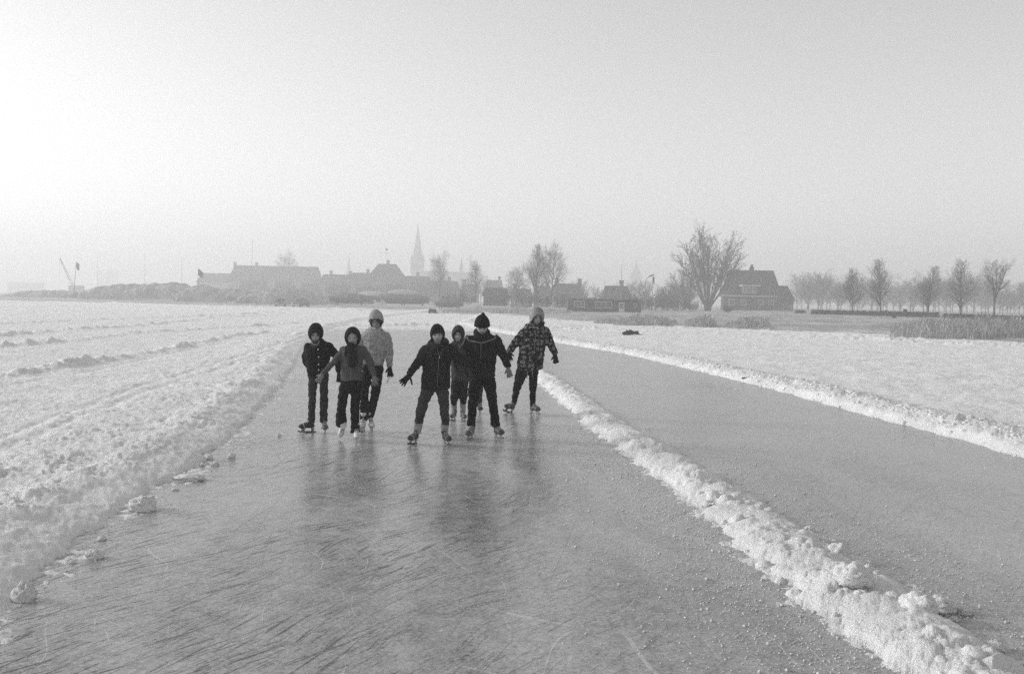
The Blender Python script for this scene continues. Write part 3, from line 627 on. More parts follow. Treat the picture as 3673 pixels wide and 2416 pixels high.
# --- reeds
def reeds(x0, x1, yb, d0, d1, h, n, label, seed, lean=.25, edge_=3.5, both=True):
    """clump of dry reeds; base pixel span at distance d0, growing back to d1"""
    r = np.random.default_rng(seed); f = r.random(n); dd = d0 + (d1 - d0) * r.random(n) ** 1.4
    A, B = atD(x0, yb[0], d0), atD(x1, yb[1], d0); u = (A.x / A.y) + ((B.x / B.y) - (A.x / A.y)) * f
    g_ = np.clip(.35 + .65 * np.minimum(f * edge_, (1 - f) * edge_ if both else 1), .3, 1) * (.8 + .6 * np.array([mnoise.noise((q * n / 300, seed, 0)) for q in f.tolist()]))
    y = dd + r.normal(0, .4, n); x = u * y; z = np.maximum(land_height(x, y), 0) - .03
    H = h * g_ * r.uniform(.06, 1.15, n); lx, ly = r.normal(.08, lean, n) * H, r.normal(0, lean, n) * H; w = r.uniform(.006, .014, n) * (d0 / 60)
    ax, ay = np.cos(r.random(n) * 6.28), np.sin(r.random(n) * 6.28)
    P = np.stack([np.stack([x - ax * w, y - ay * w, z], -1), np.stack([x + ax * w, y + ay * w, z], -1), np.stack([x + lx * .45 + ax * w, y + ly * .45 + ay * w, z + H * .6], -1), np.stack([x + lx * .45 - ax * w, y + ly * .45 - ay * w, z + H * .6], -1), np.stack([x + lx + ax * w * 1.6, y + ly, z + H * .95], -1), np.stack([x + lx * 1.2 - ax * w * .4, y + ly, z + H], -1)], 1).reshape(-1, 3)
    i = np.arange(n)[:, None] * 6; F = np.concatenate([i + np.array([[0, 1, 2, 3]]), i + np.array([[3, 2, 4, 5]])])
    tag(mk('reeds', P, F, 'reed'), label, kind='stuff')
reeds(2068, 2460, (783, 806), 56, 72, 1.15, 11000, 'wide dry reed bed along the shore at the right edge', 1, .16, 5, False)
reeds(1425, 1572, (758, 765), 75, 84, .85, 3800, 'low reed clump in front of the dark cabin', 2, .2)
reeds(1592, 1664, (764, 766), 74, 80, .9, 1500, 'narrow reed tuft below the big willow', 3, .2)
reeds(1686, 1790, (766, 772), 71, 78, .8, 1900, 'low reed tuft on the shore below the brick house', 4, .22)
reeds(1380, 1440, (751, 756), 80, 86, .5, 1500, 'sparse reed stubble left of the low reed clump', 6, .25)
reeds(1030, 1330, (724, 738), 128, 150, .8, 5000, 'dim strip of shore reeds below the boatyard', 5, .2)

# --- heaps of earth and stacked reed left
def heap(pts, yb, depth, deep, label, seed):
    """skyline points in overview pixels -> a rounded heap"""
    px = np.array([p[0] for p in pts], float); py = np.array([p[1] for p in pts], float); n = int((px[-1] - px[0]) / 2.5); rows = 14
    a = atD(px[0], yb, depth); t = None; V = []
    for i in range(n + 1):
        x = px[0] + (px[-1] - px[0]) * i / n; b = atD(x, yb, depth); H = max(.05, (yb - np.interp(x, px, py)) / sc_(depth)) * (1 + .07 * mnoise.noise((x * .12, seed, 0)))
        for k in range(rows + 1):
            w = math.pi * k / rows; q = mnoise.noise((x * .10, k * .8, seed)) * .16
            V.append((b.x, b.y - math.cos(w) * deep * (1 + q), b.z - .3 + (H + .3) * (math.sin(w) ** .8) * (1 + q * (0 < k < rows))))
    F = [(i * (rows + 1) + k, (i + 1) * (rows + 1) + k, (i + 1) * (rows + 1) + k + 1, i * (rows + 1) + k + 1) for i in range(n) for k in range(rows)]
    tag(mk('earth_mound', V, F, 'mound', None, True), label, 'mound', 'snow-flecked mounds on the left shore')
heap([(200, 676), (230, 668), (270, 661), (330, 661), (380, 659), (410, 656), (430, 661), (452, 670), (470, 678)], 692, 235, 5, 'long low dark mound left of the small dark flag', 1.3)
heap([(420, 680), (440, 668), (468, 662), (490, 666), (508, 671), (560, 672), (640, 678), (668, 686)], 697, 215, 5, 'wide flat mound below the mast', 5.1)
heap([(560, 690), (590, 680), (640, 674), (690, 672), (716, 676), (760, 684), (800, 688), (862, 694)], 703, 200, 4, 'low dark mound behind the two parked cars', 9.7)
heap([(20, 684), (60, 676), (140, 674), (180, 680)], 690, 260, 5, 'faint low mound at the far left under the crane', 3.1)

# --- crane, flags, masts, lamp
d = 430; s = sc_(d); b = atD(178, 684, d); t = thing('crane', b, 'pale mobile crane with slanting boom at the far left', 'crane')
m = MB(); m.box(b + Vector((0, 0, .9)), 30 / s, 3.2, 16 / s); m.make('cab', 'metal_dark', t); m = MB(); m.box(b + Vector((0, -1, 0)), 34 / s, .8, .95); m.box(b + Vector((0, 1, 0)), 34 / s, .8, .95); tk = m.make('tracks', 'metal_dark', t)
p0, p1 = atD(170, 664, d - 2), atD(139, 600, d - 2); ax = (p1 - p0).normalized(); nx = ax.cross(Vector((0, 1, 0))).normalized(); bm_ = MB()
for sx in (-.45, .45):
    for sy in (-.45, .45): bm_.tube([p0 + nx * sx + Vector((0, sy, 0)), p1 + nx * sx * .4 + Vector((0, sy * .4, 0))], .09, 4)
for k in range(14):
    f0, f1 = k / 14, (k + 1) / 14; sg = 1 if k % 2 else -1; bm_.tube([p0.lerp(p1, f0) + nx * .4 * sg * (1 - .5 * f0), p0.lerp(p1, f1) - nx * .4 * sg * (1 - .5 * f1)], .06, 4)
bm_.make('boom', 'metal_dark', t); m = MB(); m.tube([p1, p1 + Vector((-.2, 0, -8))], .05, 4); m.make('cable', 'metal_dark', t)
def flagpole(x, yt, yb, d, label, flag, slim=.06, name='flagpole', cat='flagpole', lean=0.0):
    b = atD(x, yb, d); h = (yb - yt) / sc_(d); t = thing(name, b, label, cat); top = b + Vector((lean * h, 0, h)); m = MB(); m.tube([b, b.lerp(top, .5), top], [slim, slim * .8, slim * .5], 6); m.make('pole', 'metal_grey' if not flag else 'metal_dark', t)
    if flag:
        fw, fh = flag; V = []; n = 10
        for i in range(n + 1):
            f = i / n
            for k in range(7): q = k / 6; V.append(top + Vector((fw * f * (1 - .45 * q * (1 - f)) + .04, .25 * math.sin(f * 7 + q * 2) * f, -fh * q - .75 * fw * f * f + .12 * math.sin(q * 6))))
        F = [(i * 7 + k, (i + 1) * 7 + k, (i + 1) * 7 + k + 1, i * 7 + k + 1) for i in range(n) for k in range(6)]; o = mk('flag', V, F, 'flag_cloth', t, True); sm = o.modifiers.new('t', 'SOLIDIFY'); sm.thickness = .03
    return t
flagpole(172, 609, 678, 220, 'pole with furled dark flag beside the crane', (.55, 1.5), .07, lean=.07)
flagpole(460, 625, 668, 210, 'short pole with drooping dark flag above the mounds', (.95, 1.35), .06)
flagpole(583, 559, 690, 240, 'tall thin mast rising above the long hazy block', None, .07, 'mast', 'mast', .02)
flagpole(226, 593, 682, 330, 'faint thin mast right of the furled flag', None, .06, 'mast', 'mast')
flagpole(337, 588, 680, 340, 'faint thin mast above the long low mound', None, .06, 'mast', 'mast', -.01)
flagpole(422, 596, 680, 320, 'faint thin mast left of the drooping flag', None, .07, 'mast', 'mast')
flagpole(1443, 611, 722, 190, 'thin dark mast behind the middle of the cabin', None, .06, 'mast', 'mast')
flagpole(1515, 642, 722, 200, 'pole with narrow dark furled pennant left of the willow', (.35, 1.3), .05)
flagpole(1404, 646, 718, 230, 'thin roof pole left of the thin dark mast', None, .05, 'mast', 'mast')
b = atD(1499, 722, 180); t = thing('street_lamp', b, 'street lamp with arm bent to the right, behind the cabin', 'street lamp'); m = MB(); h = 72 / sc_(180); m.tube([b, b + Vector((0, 0, h)), b + Vector((.5, 0, h + .5))], [.09, .06, .05], 6); m.make('post', 'metal_grey', t)
m = MB(); m.tube([b + Vector((.4, 0, h + .45)), b + Vector((.9, 0, h + .75)), b + Vector((1.5, 0, h + .95))], [.06, .14, .08], 8); m.make('lamp_head', 'metal_dark', t)

# --- parked cars
def car(x, yb, d, mat, label, rz):
    b = atD(x, yb, d); t = thing('parked_car', b, label, 'car', 'cars parked at the edge of the snow'); M = Matrix.Rotation(rz, 3, 'Z')
    def part(nm, V, F, mt, par=None, sm=False): return mk(nm, [b + M @ Vector(v) for v in V], F, mt, par or t, sm)
    def loft(rings):
        n = len(rings[0]); V = [p for r_ in rings for p in r_]; F = [(i * n + k, i * n + (k + 1) % n, (i + 1) * n + (k + 1) % n, (i + 1) * n + k) for i in range(len(rings) - 1) for k in range(n)]; return V, F + [tuple(range(n - 1, -1, -1)), tuple((len(rings) - 1) * n + k for k in range(n))]
    def ring(y, w, z0, z1): return [(-w * .86, y, z0), (w * .86, y, z0), (w, y, z0 + .15), (w, y, z1 - .14), (w * .88, y, z1), (-w * .88, y, z1), (-w, y, z1 - .14), (-w, y, z0 + .15)]
    V, F = loft([ring(-2.0, .62, .30, .66), ring(-1.9, .74, .26, .80), ring(-1.0, .80, .24, .90), ring(1.0, .80, .24, .92), ring(1.8, .76, .26, .84), ring(2.0, .64, .34, .70)]); part('body', V, F, mat)
    V, F = loft([[(-.70, -.75, .885), (.70, -.75, .885), (.72, 1.35, .90), (-.72, 1.35, .90)], [(-.56, -.25, 1.36), (.56, -.25, 1.36), (.56, .95, 1.37), (-.56, .95, 1.37)]]); part('cabin', V, F, 'pane')
    m = MB(); m.box((0, .35, 1.362), 1.16, 1.35, .06, 0, .85); part('roof', m.v, m.f, mat)
    for sx in (-.63, .63): m = MB(); m.tube([(sx * 1.12, -.75, .89), (sx * .90, -.25, 1.37)], .04, 5); part('pillar', m.v, m.f, mat); m = MB(); m.tube([(sx * 1.14, 1.35, .9), (sx * .90, .95, 1.37)], .05, 5); part('pillar', m.v, m.f, mat)
    for sx in (-.72, .72):
        for y in (-1.25, 1.25):
            m = MB(); m.tube([(sx - .09, y, .30), (sx + .09, y, .30)], .30, 14); w = part('wheel', m.v, m.f, 'rubber'); m = MB(); m.tube([(sx - .1, y, .30), (sx + .1, y, .30)], .16, 10); part('hub_cap', m.v, m.f, 'chrome', w)
    for sx in (-.5, .5): m = MB(); m.tube([(sx, -1.94, .62), (sx, -2.0, .62)], .11, 10); part('headlight', m.v, m.f, 'chrome')
    m = MB(); m.box((0, -2.06, .36), 1.5, .10, .12); part('bumper', m.v, m.f, 'chrome'); m = MB(); m.box((0, -1.985, .50), .7, .05, .16); part('grille', m.v, m.f, 'metal_dark')
    m = MB(); m.box((0, -.02, 1.425), .0, .0, .0)
    return t
car(652, 713, 166, 'car_grey', 'small parked car, left one of the pair on the far shore', .15)
car(699, 713.5, 165, 'car_grey', 'small parked car with paler roof, right one of the pair', -.25)
# --- boats laid up for the winter
def boat(x, yb, d, L, H, cover, label, rz=0.0, mast=0):
    b = atD(x, yb, d); t = thing('covered_boat', b, label, 'boat', 'boats laid up on the shore'); M = Matrix.Rotation(rz, 3, 'Z'); V = []; n = 12; T = []
    for i in range(n + 1):
        f = i / n; w = L * .15 * math.sin(math.pi * min(1, .12 + f * .88)) ** .6 + .02; He = H * (.62 + .38 * math.sin(math.pi * (.1 + .85 * f))); z0 = .12 + .25 * (2 * f - 1) ** 2; z1 = H * .55 + .2 * (2 * f - 1) ** 2
        for yy, zz in ((-w, z1), (-w * .85, z0 + .3), (0, z0), (w * .85, z0 + .3), (w, z1)): V.append(b + M @ Vector(((f - .5) * L, yy, zz)))
        for yy, zz in ((-w * 1.05, z1 - .05), (-w * .6, z1 + (He - z1) * .55), (0, He + .06 * math.sin(f * 9)), (w * .6, z1 + (He - z1) * .55), (w * 1.05, z1 - .05)): T.append(b + M @ Vector(((f - .5) * L, yy, zz)))
    F = [(i * 5 + k, i * 5 + k + 1, (i + 1) * 5 + k + 1, (i + 1) * 5 + k) for i in range(n) for k in range(4)] + [tuple(range(4, -1, -1)), tuple(n * 5 + k for k in range(5))]
    mk('hull', V, F, 'hull', t, True); mk('cover', T, F, cover, t, True)
    for q in (-.3, .3):
        for sy in (-.5, .5): m = MB(); c = b + M @ Vector((q * L, sy, -.15)); m.box(c, .14, .14, .55); m.make('trestle', 'wood_dark', t)
boat(812, 706, 175, 7.0, 2.0, 'tarp', 'dark covered boat right behind the two cars'); boat(915, 707, 172, 6.2, 1.9, 'tarp', 'dark covered boat below the hipped roof house, right of the white tent')
boat(958, 708, 172, 6.0, 1.8, 'tarp', 'dark covered boat right of the church spire'); boat(1044, 716, 165, 5.0, 1.5, 'tarp', 'small tilted covered boat left of the small dark shed', .4); boat(868, 699, 190, 6.0, 1.9, 'tarp_pale', 'pale covered boat in front of the hipped roof house')
boat(940, 696, 195, 6.5, 2.0, 'tarp_pale', 'pale covered boat in the back row near the church spire', .2)
b = atD(889, 709, 168); t = thing('tent', b, 'small white pointed tent among the covered boats', 'tent'); s = sc_(168); m = MB(); hh = 13 / s
m.add([b + Vector(v) for v in ((-.75, -.6, 0), (.75, -.6, 0), (.75, .9, 0), (-.75, .9, 0), (-.04, -.5, hh), (.04, .7, hh))], [(0, 1, 4), (1, 2, 5, 4), (2, 3, 5), (3, 0, 4, 5), (3, 2, 1, 0)]); m.make('canvas', 'frame_white', t); m = MB(); m.tube([b + Vector((0, -.56, 0)), b + Vector((0, -.56, hh * .9))], .06, 5); m.make('pole', 'wood_dark', t)
m = MB(); b = atD(1005, 731, 118); t = thing('sledge', b, 'small dark sledge with a white upright on the snow in the distance', 'sledge'); s = sc_(118)
m = MB(); m.box(b + Vector((0, 0, .22)), 20 / s, .5, .45, .15, .8); m.make('load', 'wood_dark', t); m = MB(); m.tube([b + Vector((-.4, -.2, .05)), b + Vector((.45, -.2, .05)), b + Vector((.6, -.2, .25))], .05, 5); m.make('runner', 'wood_dark', t); m = MB(); m.tube([b + Vector((-.4, .2, .05)), b + Vector((.45, .2, .05)), b + Vector((.6, .2, .25))], .05, 5); m.make('runner', 'wood_dark', t)
for sx in (-.3, .3):
    for sy in (-.2, .2): m = MB(); m.box(b + Vector((sx, sy, .05)), .06, .06, .2); m.make('strut', 'wood_dark', t)
m = MB(); m.tube([b + Vector((-.45, 0, .1)), b + Vector((-.48, 0, 1.15))], [.11, .05], 6); m.make('upright', 'frame_white', t)
# --- driftwood on the ice
b = GD(1468, 780); t = thing('driftwood', b, 'dark heap of driftwood branches lying on the snow right of the skaters', 'driftwood'); s = sc_(depth_of(b)); u = 1 / s
LOG = [((-20, 4), (14, 10), 5.2, 4.0), ((-22, 6), (-4, 12), 4.0, 2.5), ((-6, 14), (24, 2), 3.2, 1.6), ((8, 5), (36, 0.6), 2.2, .8), ((-12, 12), (10, 4), 3.5, 2.0), ((0, 3), (30, 3), 1.6, .8)]
for k, (p0, p1, r0, r1) in enumerate(LOG):
    A, B = b + Vector((p0[0] * u, .15 * k - .35, p0[1] * u * .9)), b + Vector((p1[0] * u, .12 * k - .2, p1[1] * u * .9)); m = MB(); pts = [A.lerp(B, q / 5) + Vector((mnoise.noise((q, k, 0)), mnoise.noise((q, k, 3)), mnoise.noise((q, k, 7)))) * .05 for q in range(6)]; m.tube(pts, [(r0 + (r1 - r0) * q / 5) * u * .8 for q in range(6)], 8); m.make('branch', 'wood_dark', t, True)
b = GD(1752, 886); t = thing('stick', b, 'thin dark stick lying on the snow beyond the right bank', 'stick'); m = MB(); m.tube([b + Vector((-.28, 0, .07)), b + Vector((.05, 0, .10)), b + Vector((.3, -.1, .07))], [.018, .016, .008], 6); m.make('twig', 'wood_dark', t)
# ------------------------------------------------------------------ people
from mathutils.bvhtree import BVHTree
plain('skin', 0.34, 0.55, 0.06, 20.0, 0, 1, 0.3)
plain('lip', 0.16, 0.5, 0.05); plain('eye_dark', 0.03, 0.25, 0.05, spec=0.5)
plain('hair_dark', 0.03, 0.6, 0.3, 60.0, 0.3, 90.0)
plain('wool_black', 0.014, 0.95, 0.3, 40.0, 0.7, 160.0, 0.08)
plain('wool_dark', 0.022, 0.95, 0.3, 40.0, 0.7, 160.0, 0.08)
plain('cloth_black', 0.010, 0.9, 0.35, 14.0, 0.5, 120.0, 0.1)
plain('cloth_dark', 0.015, 0.85, 0.3, 14.0, 0.5, 120.0, 0.12)
plain('cloth_grey', 0.046, 0.9, 0.25, 14.0, 0.6, 140.0, 0.1)
plain('jeans', 0.043, 0.9, 0.3, 16.0, 0.6, 140.0, 0.1)
plain('jeans_dark', 0.031, 0.9, 0.25, 16.0, 0.6, 140.0, 0.1)
plain('cardigan', 0.093, 0.95, 0.2, 60.0, 0.9, 130.0, 0.05)
plain('sweater', 0.34, 0.95, 0.5, 26.0, 0.9, 110.0, 0.05)
plain('knit_pale', 0.36, 0.95, 0.2, 90.0, 1.0, 120.0, 0.05)
plain('knit_mid', 0.22, 0.95, 0.3, 50.0, 1.0, 120.0, 0.05)
plain('fur', 0.33, 0.95, 0.5, 120.0, 1.0, 150.0, 0.05)
plain('trim_pale', 0.42, 0.85, 0.15); plain('trim_grey', 0.17, 0.85, 0.2, 60.0)
plain('button', 0.6, 0.35, 0.05, spec=0.5)
plain('sock', 0.30, 0.95, 0.25, 50.0, 0.9, 120.0, 0.05)
plain('boot_white', 0.62, 0.5, 0.12, 20.0, 0.3, 60.0, 0.3)
plain('boot_black', 0.03, 0.4, 0.3, 20.0, 0.3, 60.0, 0.4)
plain('boot_brown', 0.08, 0.5, 0.4, 20.0, 0.3, 60.0, 0.35)
plain('lace', 0.4, 0.8, 0.1)
plain('steel', 0.28, 0.4, 0.1, 30.0, 0, 1, 0.5, 0.9)
plain('glass_frame', 0.02, 0.3, 0.05, spec=0.5); plain('metal_frame', 0.5, 0.3, 0.05, spec=0.5, metal=0.6)
plain('paper', 0.7, 0.8, 0.05)
def floral():
    m, nt, b = newmat('floral'); L = nt.links.new
    tc = N(nt, 'ShaderNodeTexCoord')
    wn = N(nt, 'ShaderNodeTexNoise', Scale=22.0, Detail=2.0); L(tc.outputs['Object'], wn.inputs['Vector']); ws = N(nt, 'ShaderNodeVectorMath', operation='SCALE'); ws.inputs['Scale'].default_value = .045; L(wn.outputs['Color'], ws.inputs[0]); wa = N(nt, 'ShaderNodeVectorMath', operation='ADD'); L(tc.outputs['Object'], wa.inputs[0]); L(ws.outputs[0], wa.inputs[1])
    v = N(nt, 'ShaderNodeTexVoronoi', Scale=15.5); v.inputs['Randomness'].default_value = 0.6; L(wa.outputs[0], v.inputs['Vector'])
    def band(src, a, c):
        r = N(nt, 'ShaderNodeValToRGB'); e = r.color_ramp.elements; e[0].position = a[0]; e[0].color = g(a[1]); e[1].position = c[-1][0]; e[1].color = g(c[-1][1])
        for p, q in c[:-1]: x = e.new(p); x.color = g(q)
        L(src, r.inputs[0]); return r.outputs[0]
    ring = band(v.outputs['Distance'], (0.0, 0.35), [(0.10, 0.02), (0.17, 0.02), (0.22, 0.22), (0.36, 0.17), (0.42, 0.012), (1.0, 0.012)])
    v2 = N(nt, 'ShaderNodeTexVoronoi', Scale=34.0); L(tc.outputs['Object'], v2.inputs['Vector'])
    dots = band(v2.outputs['Distance'], (0.0, 0.28), [(0.24, 0.22), (0.32, 0.0), (1.0, 0.0)])
    n3 = N(nt, 'ShaderNodeTexNoise', Scale=14.0, Detail=2.0); L(tc.outputs['Object'], n3.inputs['Vector'])
    msk = band(n3.outputs[0], (0.0, 0.0), [(0.47, 0.0), (0.53, 1.0), (1.0, 1.0)])
    mu = N(nt, 'ShaderNodeMath', operation='MULTIPLY'); L(dots, mu.inputs[0]); L(msk, mu.inputs[1])
    mx = N(nt, 'ShaderNodeMath', operation='MAXIMUM'); L(ring, mx.inputs[0]); L(mu.outputs[0], mx.inputs[1])
    L(mx.outputs[0], b.inputs['Base Color']); b.inputs['Roughness'].default_value = 0.85; b.inputs['Specular IOR Level'].default_value = 0.1
floral()

def catmull(P, n=4):
    """P rows of floats -> smooth rows"""
    P = np.array(P, float); out = []
    for i in range(len(P) - 1):
        p0, p1, p2, p3 = P[max(i - 1, 0)], P[i], P[i + 1], P[min(i + 2, len(P) - 1)]
        for k in range(n):
            t = k / n
            out.append(0.5 * ((2 * p1) + (-p0 + p2) * t + (2 * p0 - 5 * p1 + 4 * p2 - p3) * t * t + (-p0 + 3 * p1 - 3 * p2 + p3) * t ** 3))
    out.append(P[-1]); return out
def fused(mb, voxel, wr=0.0, wscale=9.0, smooth=4, seed=0.0):
    """closed shapes -> one continuous skin, with folds"""
    me = bpy.data.meshes.new('tmp'); me.from_pydata([tuple(p) for p in mb.v], [], mb.f); me.update()
    o = bpy.data.objects.new('tmp', me); COL.objects.link(o)
    r = o.modifiers.new('r', 'REMESH'); r.mode = 'VOXEL'; r.voxel_size = voxel; r.use_smooth_shade = True
    s = o.modifiers.new('s', 'SMOOTH'); s.factor = 0.5; s.iterations = smooth
    dg = bpy.context.evaluated_depsgraph_get(); m2 = bpy.data.meshes.new_from_object(o.evaluated_get(dg))
    bpy.data.objects.remove(o); bpy.data.meshes.remove(me)
    n = len(m2.vertices); co = np.empty(n * 3, np.float32); m2.vertices.foreach_get('co', co); co = co.reshape(-1, 3)
    if wr:
        no = np.empty(n * 3, np.float32); m2.vertices.foreach_get('normal', no); no = no.reshape(-1, 3)
        d = np.array([mnoise.noise((p[0] * wscale + seed, p[1] * wscale, p[2] * wscale * 1.7)) + 0.6 * mnoise.noise((p[0] * wscale * 2.3, p[1] * wscale * 2.3 + seed, p[2] * wscale * 3.6)) for p in co.tolist()])
        co = co + no * (d * wr)[:, None]
    F = [tuple(p.vertices) for p in m2.polygons]; bpy.data.meshes.remove(m2)
    return co, F

# templates in local space -------------------------------------------------------
def t_glove(spread, curl, thumb=0):
    m = MB(); yax = (0, 1, 0)
    m.tube([(-.30, 0, 0), (-.05, 0, 0), (.15, .02, 0), (.40, 0, 0), (.56, 0, 0), (.60, 0, 0)], [(.19, .15), (.17, .13), (.22, .13), (.25, .12), (.23, .10), (.15, .07)], 12, yax)
    for y, l, ang in ((.18, .40, .18), (.06, .46, .05), (-.06, .42, -.08), (-.17, .32, -.22)):
        a = ang * (1 + 2.2 * spread); p = Vector((.50, y, 0)); pts = [p]; d = 0
        for k in range(4):
            d += curl * (0.25 + 0.22 * k); p = p + Vector((math.cos(a) * math.cos(d), math.sin(a) * math.cos(d), -math.sin(d))) * (l / 4 + .03); pts.append(p)
        m.tube(pts, [.075, .075, .07, .065, .045], 8)
    b = thumb or .55 + .5 * spread
    m.tube([(.08, .12, -.02), (.22, .12 + .22 * b, -.05), (.36, .12 + .40 * b, -.09), (.46, .12 + .50 * b, -.13)], [.10, .085, .075, .05], 8)
    return fused(m, .028, smooth=2)
def t_boot(fig):
    """foot along +X, origin on the ice below the ankle, metres for a 0.25 m foot"""
    m = MB(); z0 = .062
    m.tube([(-.072, 0, z0 + .030), (-.05, 0, z0 + .036), (0, 0, z0 + .045), (.06, 0, z0 + .046), (.11, 0, z0 + .034), (.15, 0, z0 + .026), (.172, 0, z0 + .022)],
           [(.026, .026), (.033, .034), (.036, .043), (.040, .042), (.044, .034), (.036, .026), (.016, .014)], 12, (0, 1, 0))
    top = .20 if fig else .135
    m.tube([(-.015, 0, z0 + .03), (-.018, 0, z0 + .08), (-.022, 0, z0 + top * .75), (-.02, 0, z0 + top)], [(.036, .05), (.036, .048), (.040, .046), (.045, .052)], 12, (0, 1, 0))
    v, f = fused(m, .010, .0015, 40, 3); v[:, 2] = np.maximum(v[:, 2], z0)
    return v, f
def t_blade(fig):
    m = MB()
    L0, L1 = (-.105, .165) if fig else (-.115, .185)
    def plate(poly, y=.0022):
        n = len(poly); V = [(x, -y, z) for x, z in poly] + [(x, y, z) for x, z in poly]
        m.add(V, [tuple(range(n)), tuple(range(2 * n - 1, n - 1, -1))] + [(i, n + i, n + (i + 1) % n, (i + 1) % n) for i in range(n)])
    plate([(L0, .012), (L0 + .02, 0), (L1 - .05, 0), (L1 - .015, .010), (L1, .028), (L1 - .012, .034), (L1 - .05, .026), (L0, .026)])
    for x, w in ((-.05, .05), (.10, .06)):
        m.box((x, 0, .024), w, .012, .040, 0, .9); m.box((x, 0, .058), w + .02, .05, .006)
    return np.array(m.v), m.f
def t_laces(fig):
    m = MB()
    for k in range(4):
        x, z = .075 - .024 * k, .062 + .083 + .011 * k + (.004 if k > 1 else 0); w = .030
        if k > 1: x += .006
        m.tube([(x, -w, z - .022), (x + .004, -w * .5, z + .002), (x + .004, w * .5, z + .002), (x, w, z - .022)], .0042, 5)
    if not fig:
        m.tube([(.105, -.047, .07), (.112, -.035, .118), (.114, 0, .136), (.112, .035, .118), (.105, .047, .07)], .007, 5)
    return np.array(m.v), m.f
TG = {'relaxed': t_glove(0.15, .55), 'spread': t_glove(.12, .2, 1.15), 'fist': t_glove(0.1, 1.0)}
TB = {k: (t_boot(k), t_blade(k), t_laces(k)) for k in (0, 1)}

def head_dir(nt_=34, np_=44):
    th = np.linspace(0.02, math.pi - 0.02, nt_); ph = np.linspace(0, 2 * math.pi, np_, endpoint=False)
    T, Pp = np.meshgrid(th, ph, indexing='ij')
    n = np.stack([np.sin(T) * np.cos(Pp), np.sin(T) * np.sin(Pp), np.cos(T)], -1).reshape(-1, 3)
    F = []
    for i in range(nt_ - 1):
        for k in range(np_): F.append((i * np_ + k, (i + 1) * np_ + k, (i + 1) * np_ + (k + 1) % np_, i * np_ + (k + 1) % np_))
    F.append(tuple(range(np_))); F.append(tuple((nt_ - 1) * np_ + k for k in range(np_ - 1, -1, -1)))
    return n, F
def head_shape(n, face=True):
    """unit directions -> head surface, head height 1, front +y"""
    x, y, z = n[:, 0] * .345, n[:, 1] * .415, n[:, 2] * .5
    lo = np.clip(-z / .5, 0, 1)
    x = x * (1 - .30 * lo ** 1.7); y = np.where(y > 0, y * (1 - .10 * lo ** 2), y * (1 - .45 * lo ** 1.3))
    y = y + .03 * lo
    if face:
        fr = n[:, 1] > .2
        def gs(cx, cz, sx, sz): return np.exp(-((x - cx) / sx) ** 2 - ((z - cz) / sz) ** 2) * fr
        y = y + .105 * gs(0, -.115, .045, .05) + .05 * gs(0, -.03, .035, .09) + .022 * gs(0, .09, .2, .035)
        y = y - .045 * gs(-.145, .0, .07, .05) - .045 * gs(.145, .0, .07, .05)
        y = y + .025 * gs(0, -.255, .085, .03) - .02 * gs(0, -.262, .09, .008) + .035 * gs(0, -.41, .09, .06) + .02 * gs(-.19, -.13, .08, .07) + .02 * gs(.19, -.13, .08, .07)
    return np.stack([x, y, z], -1)

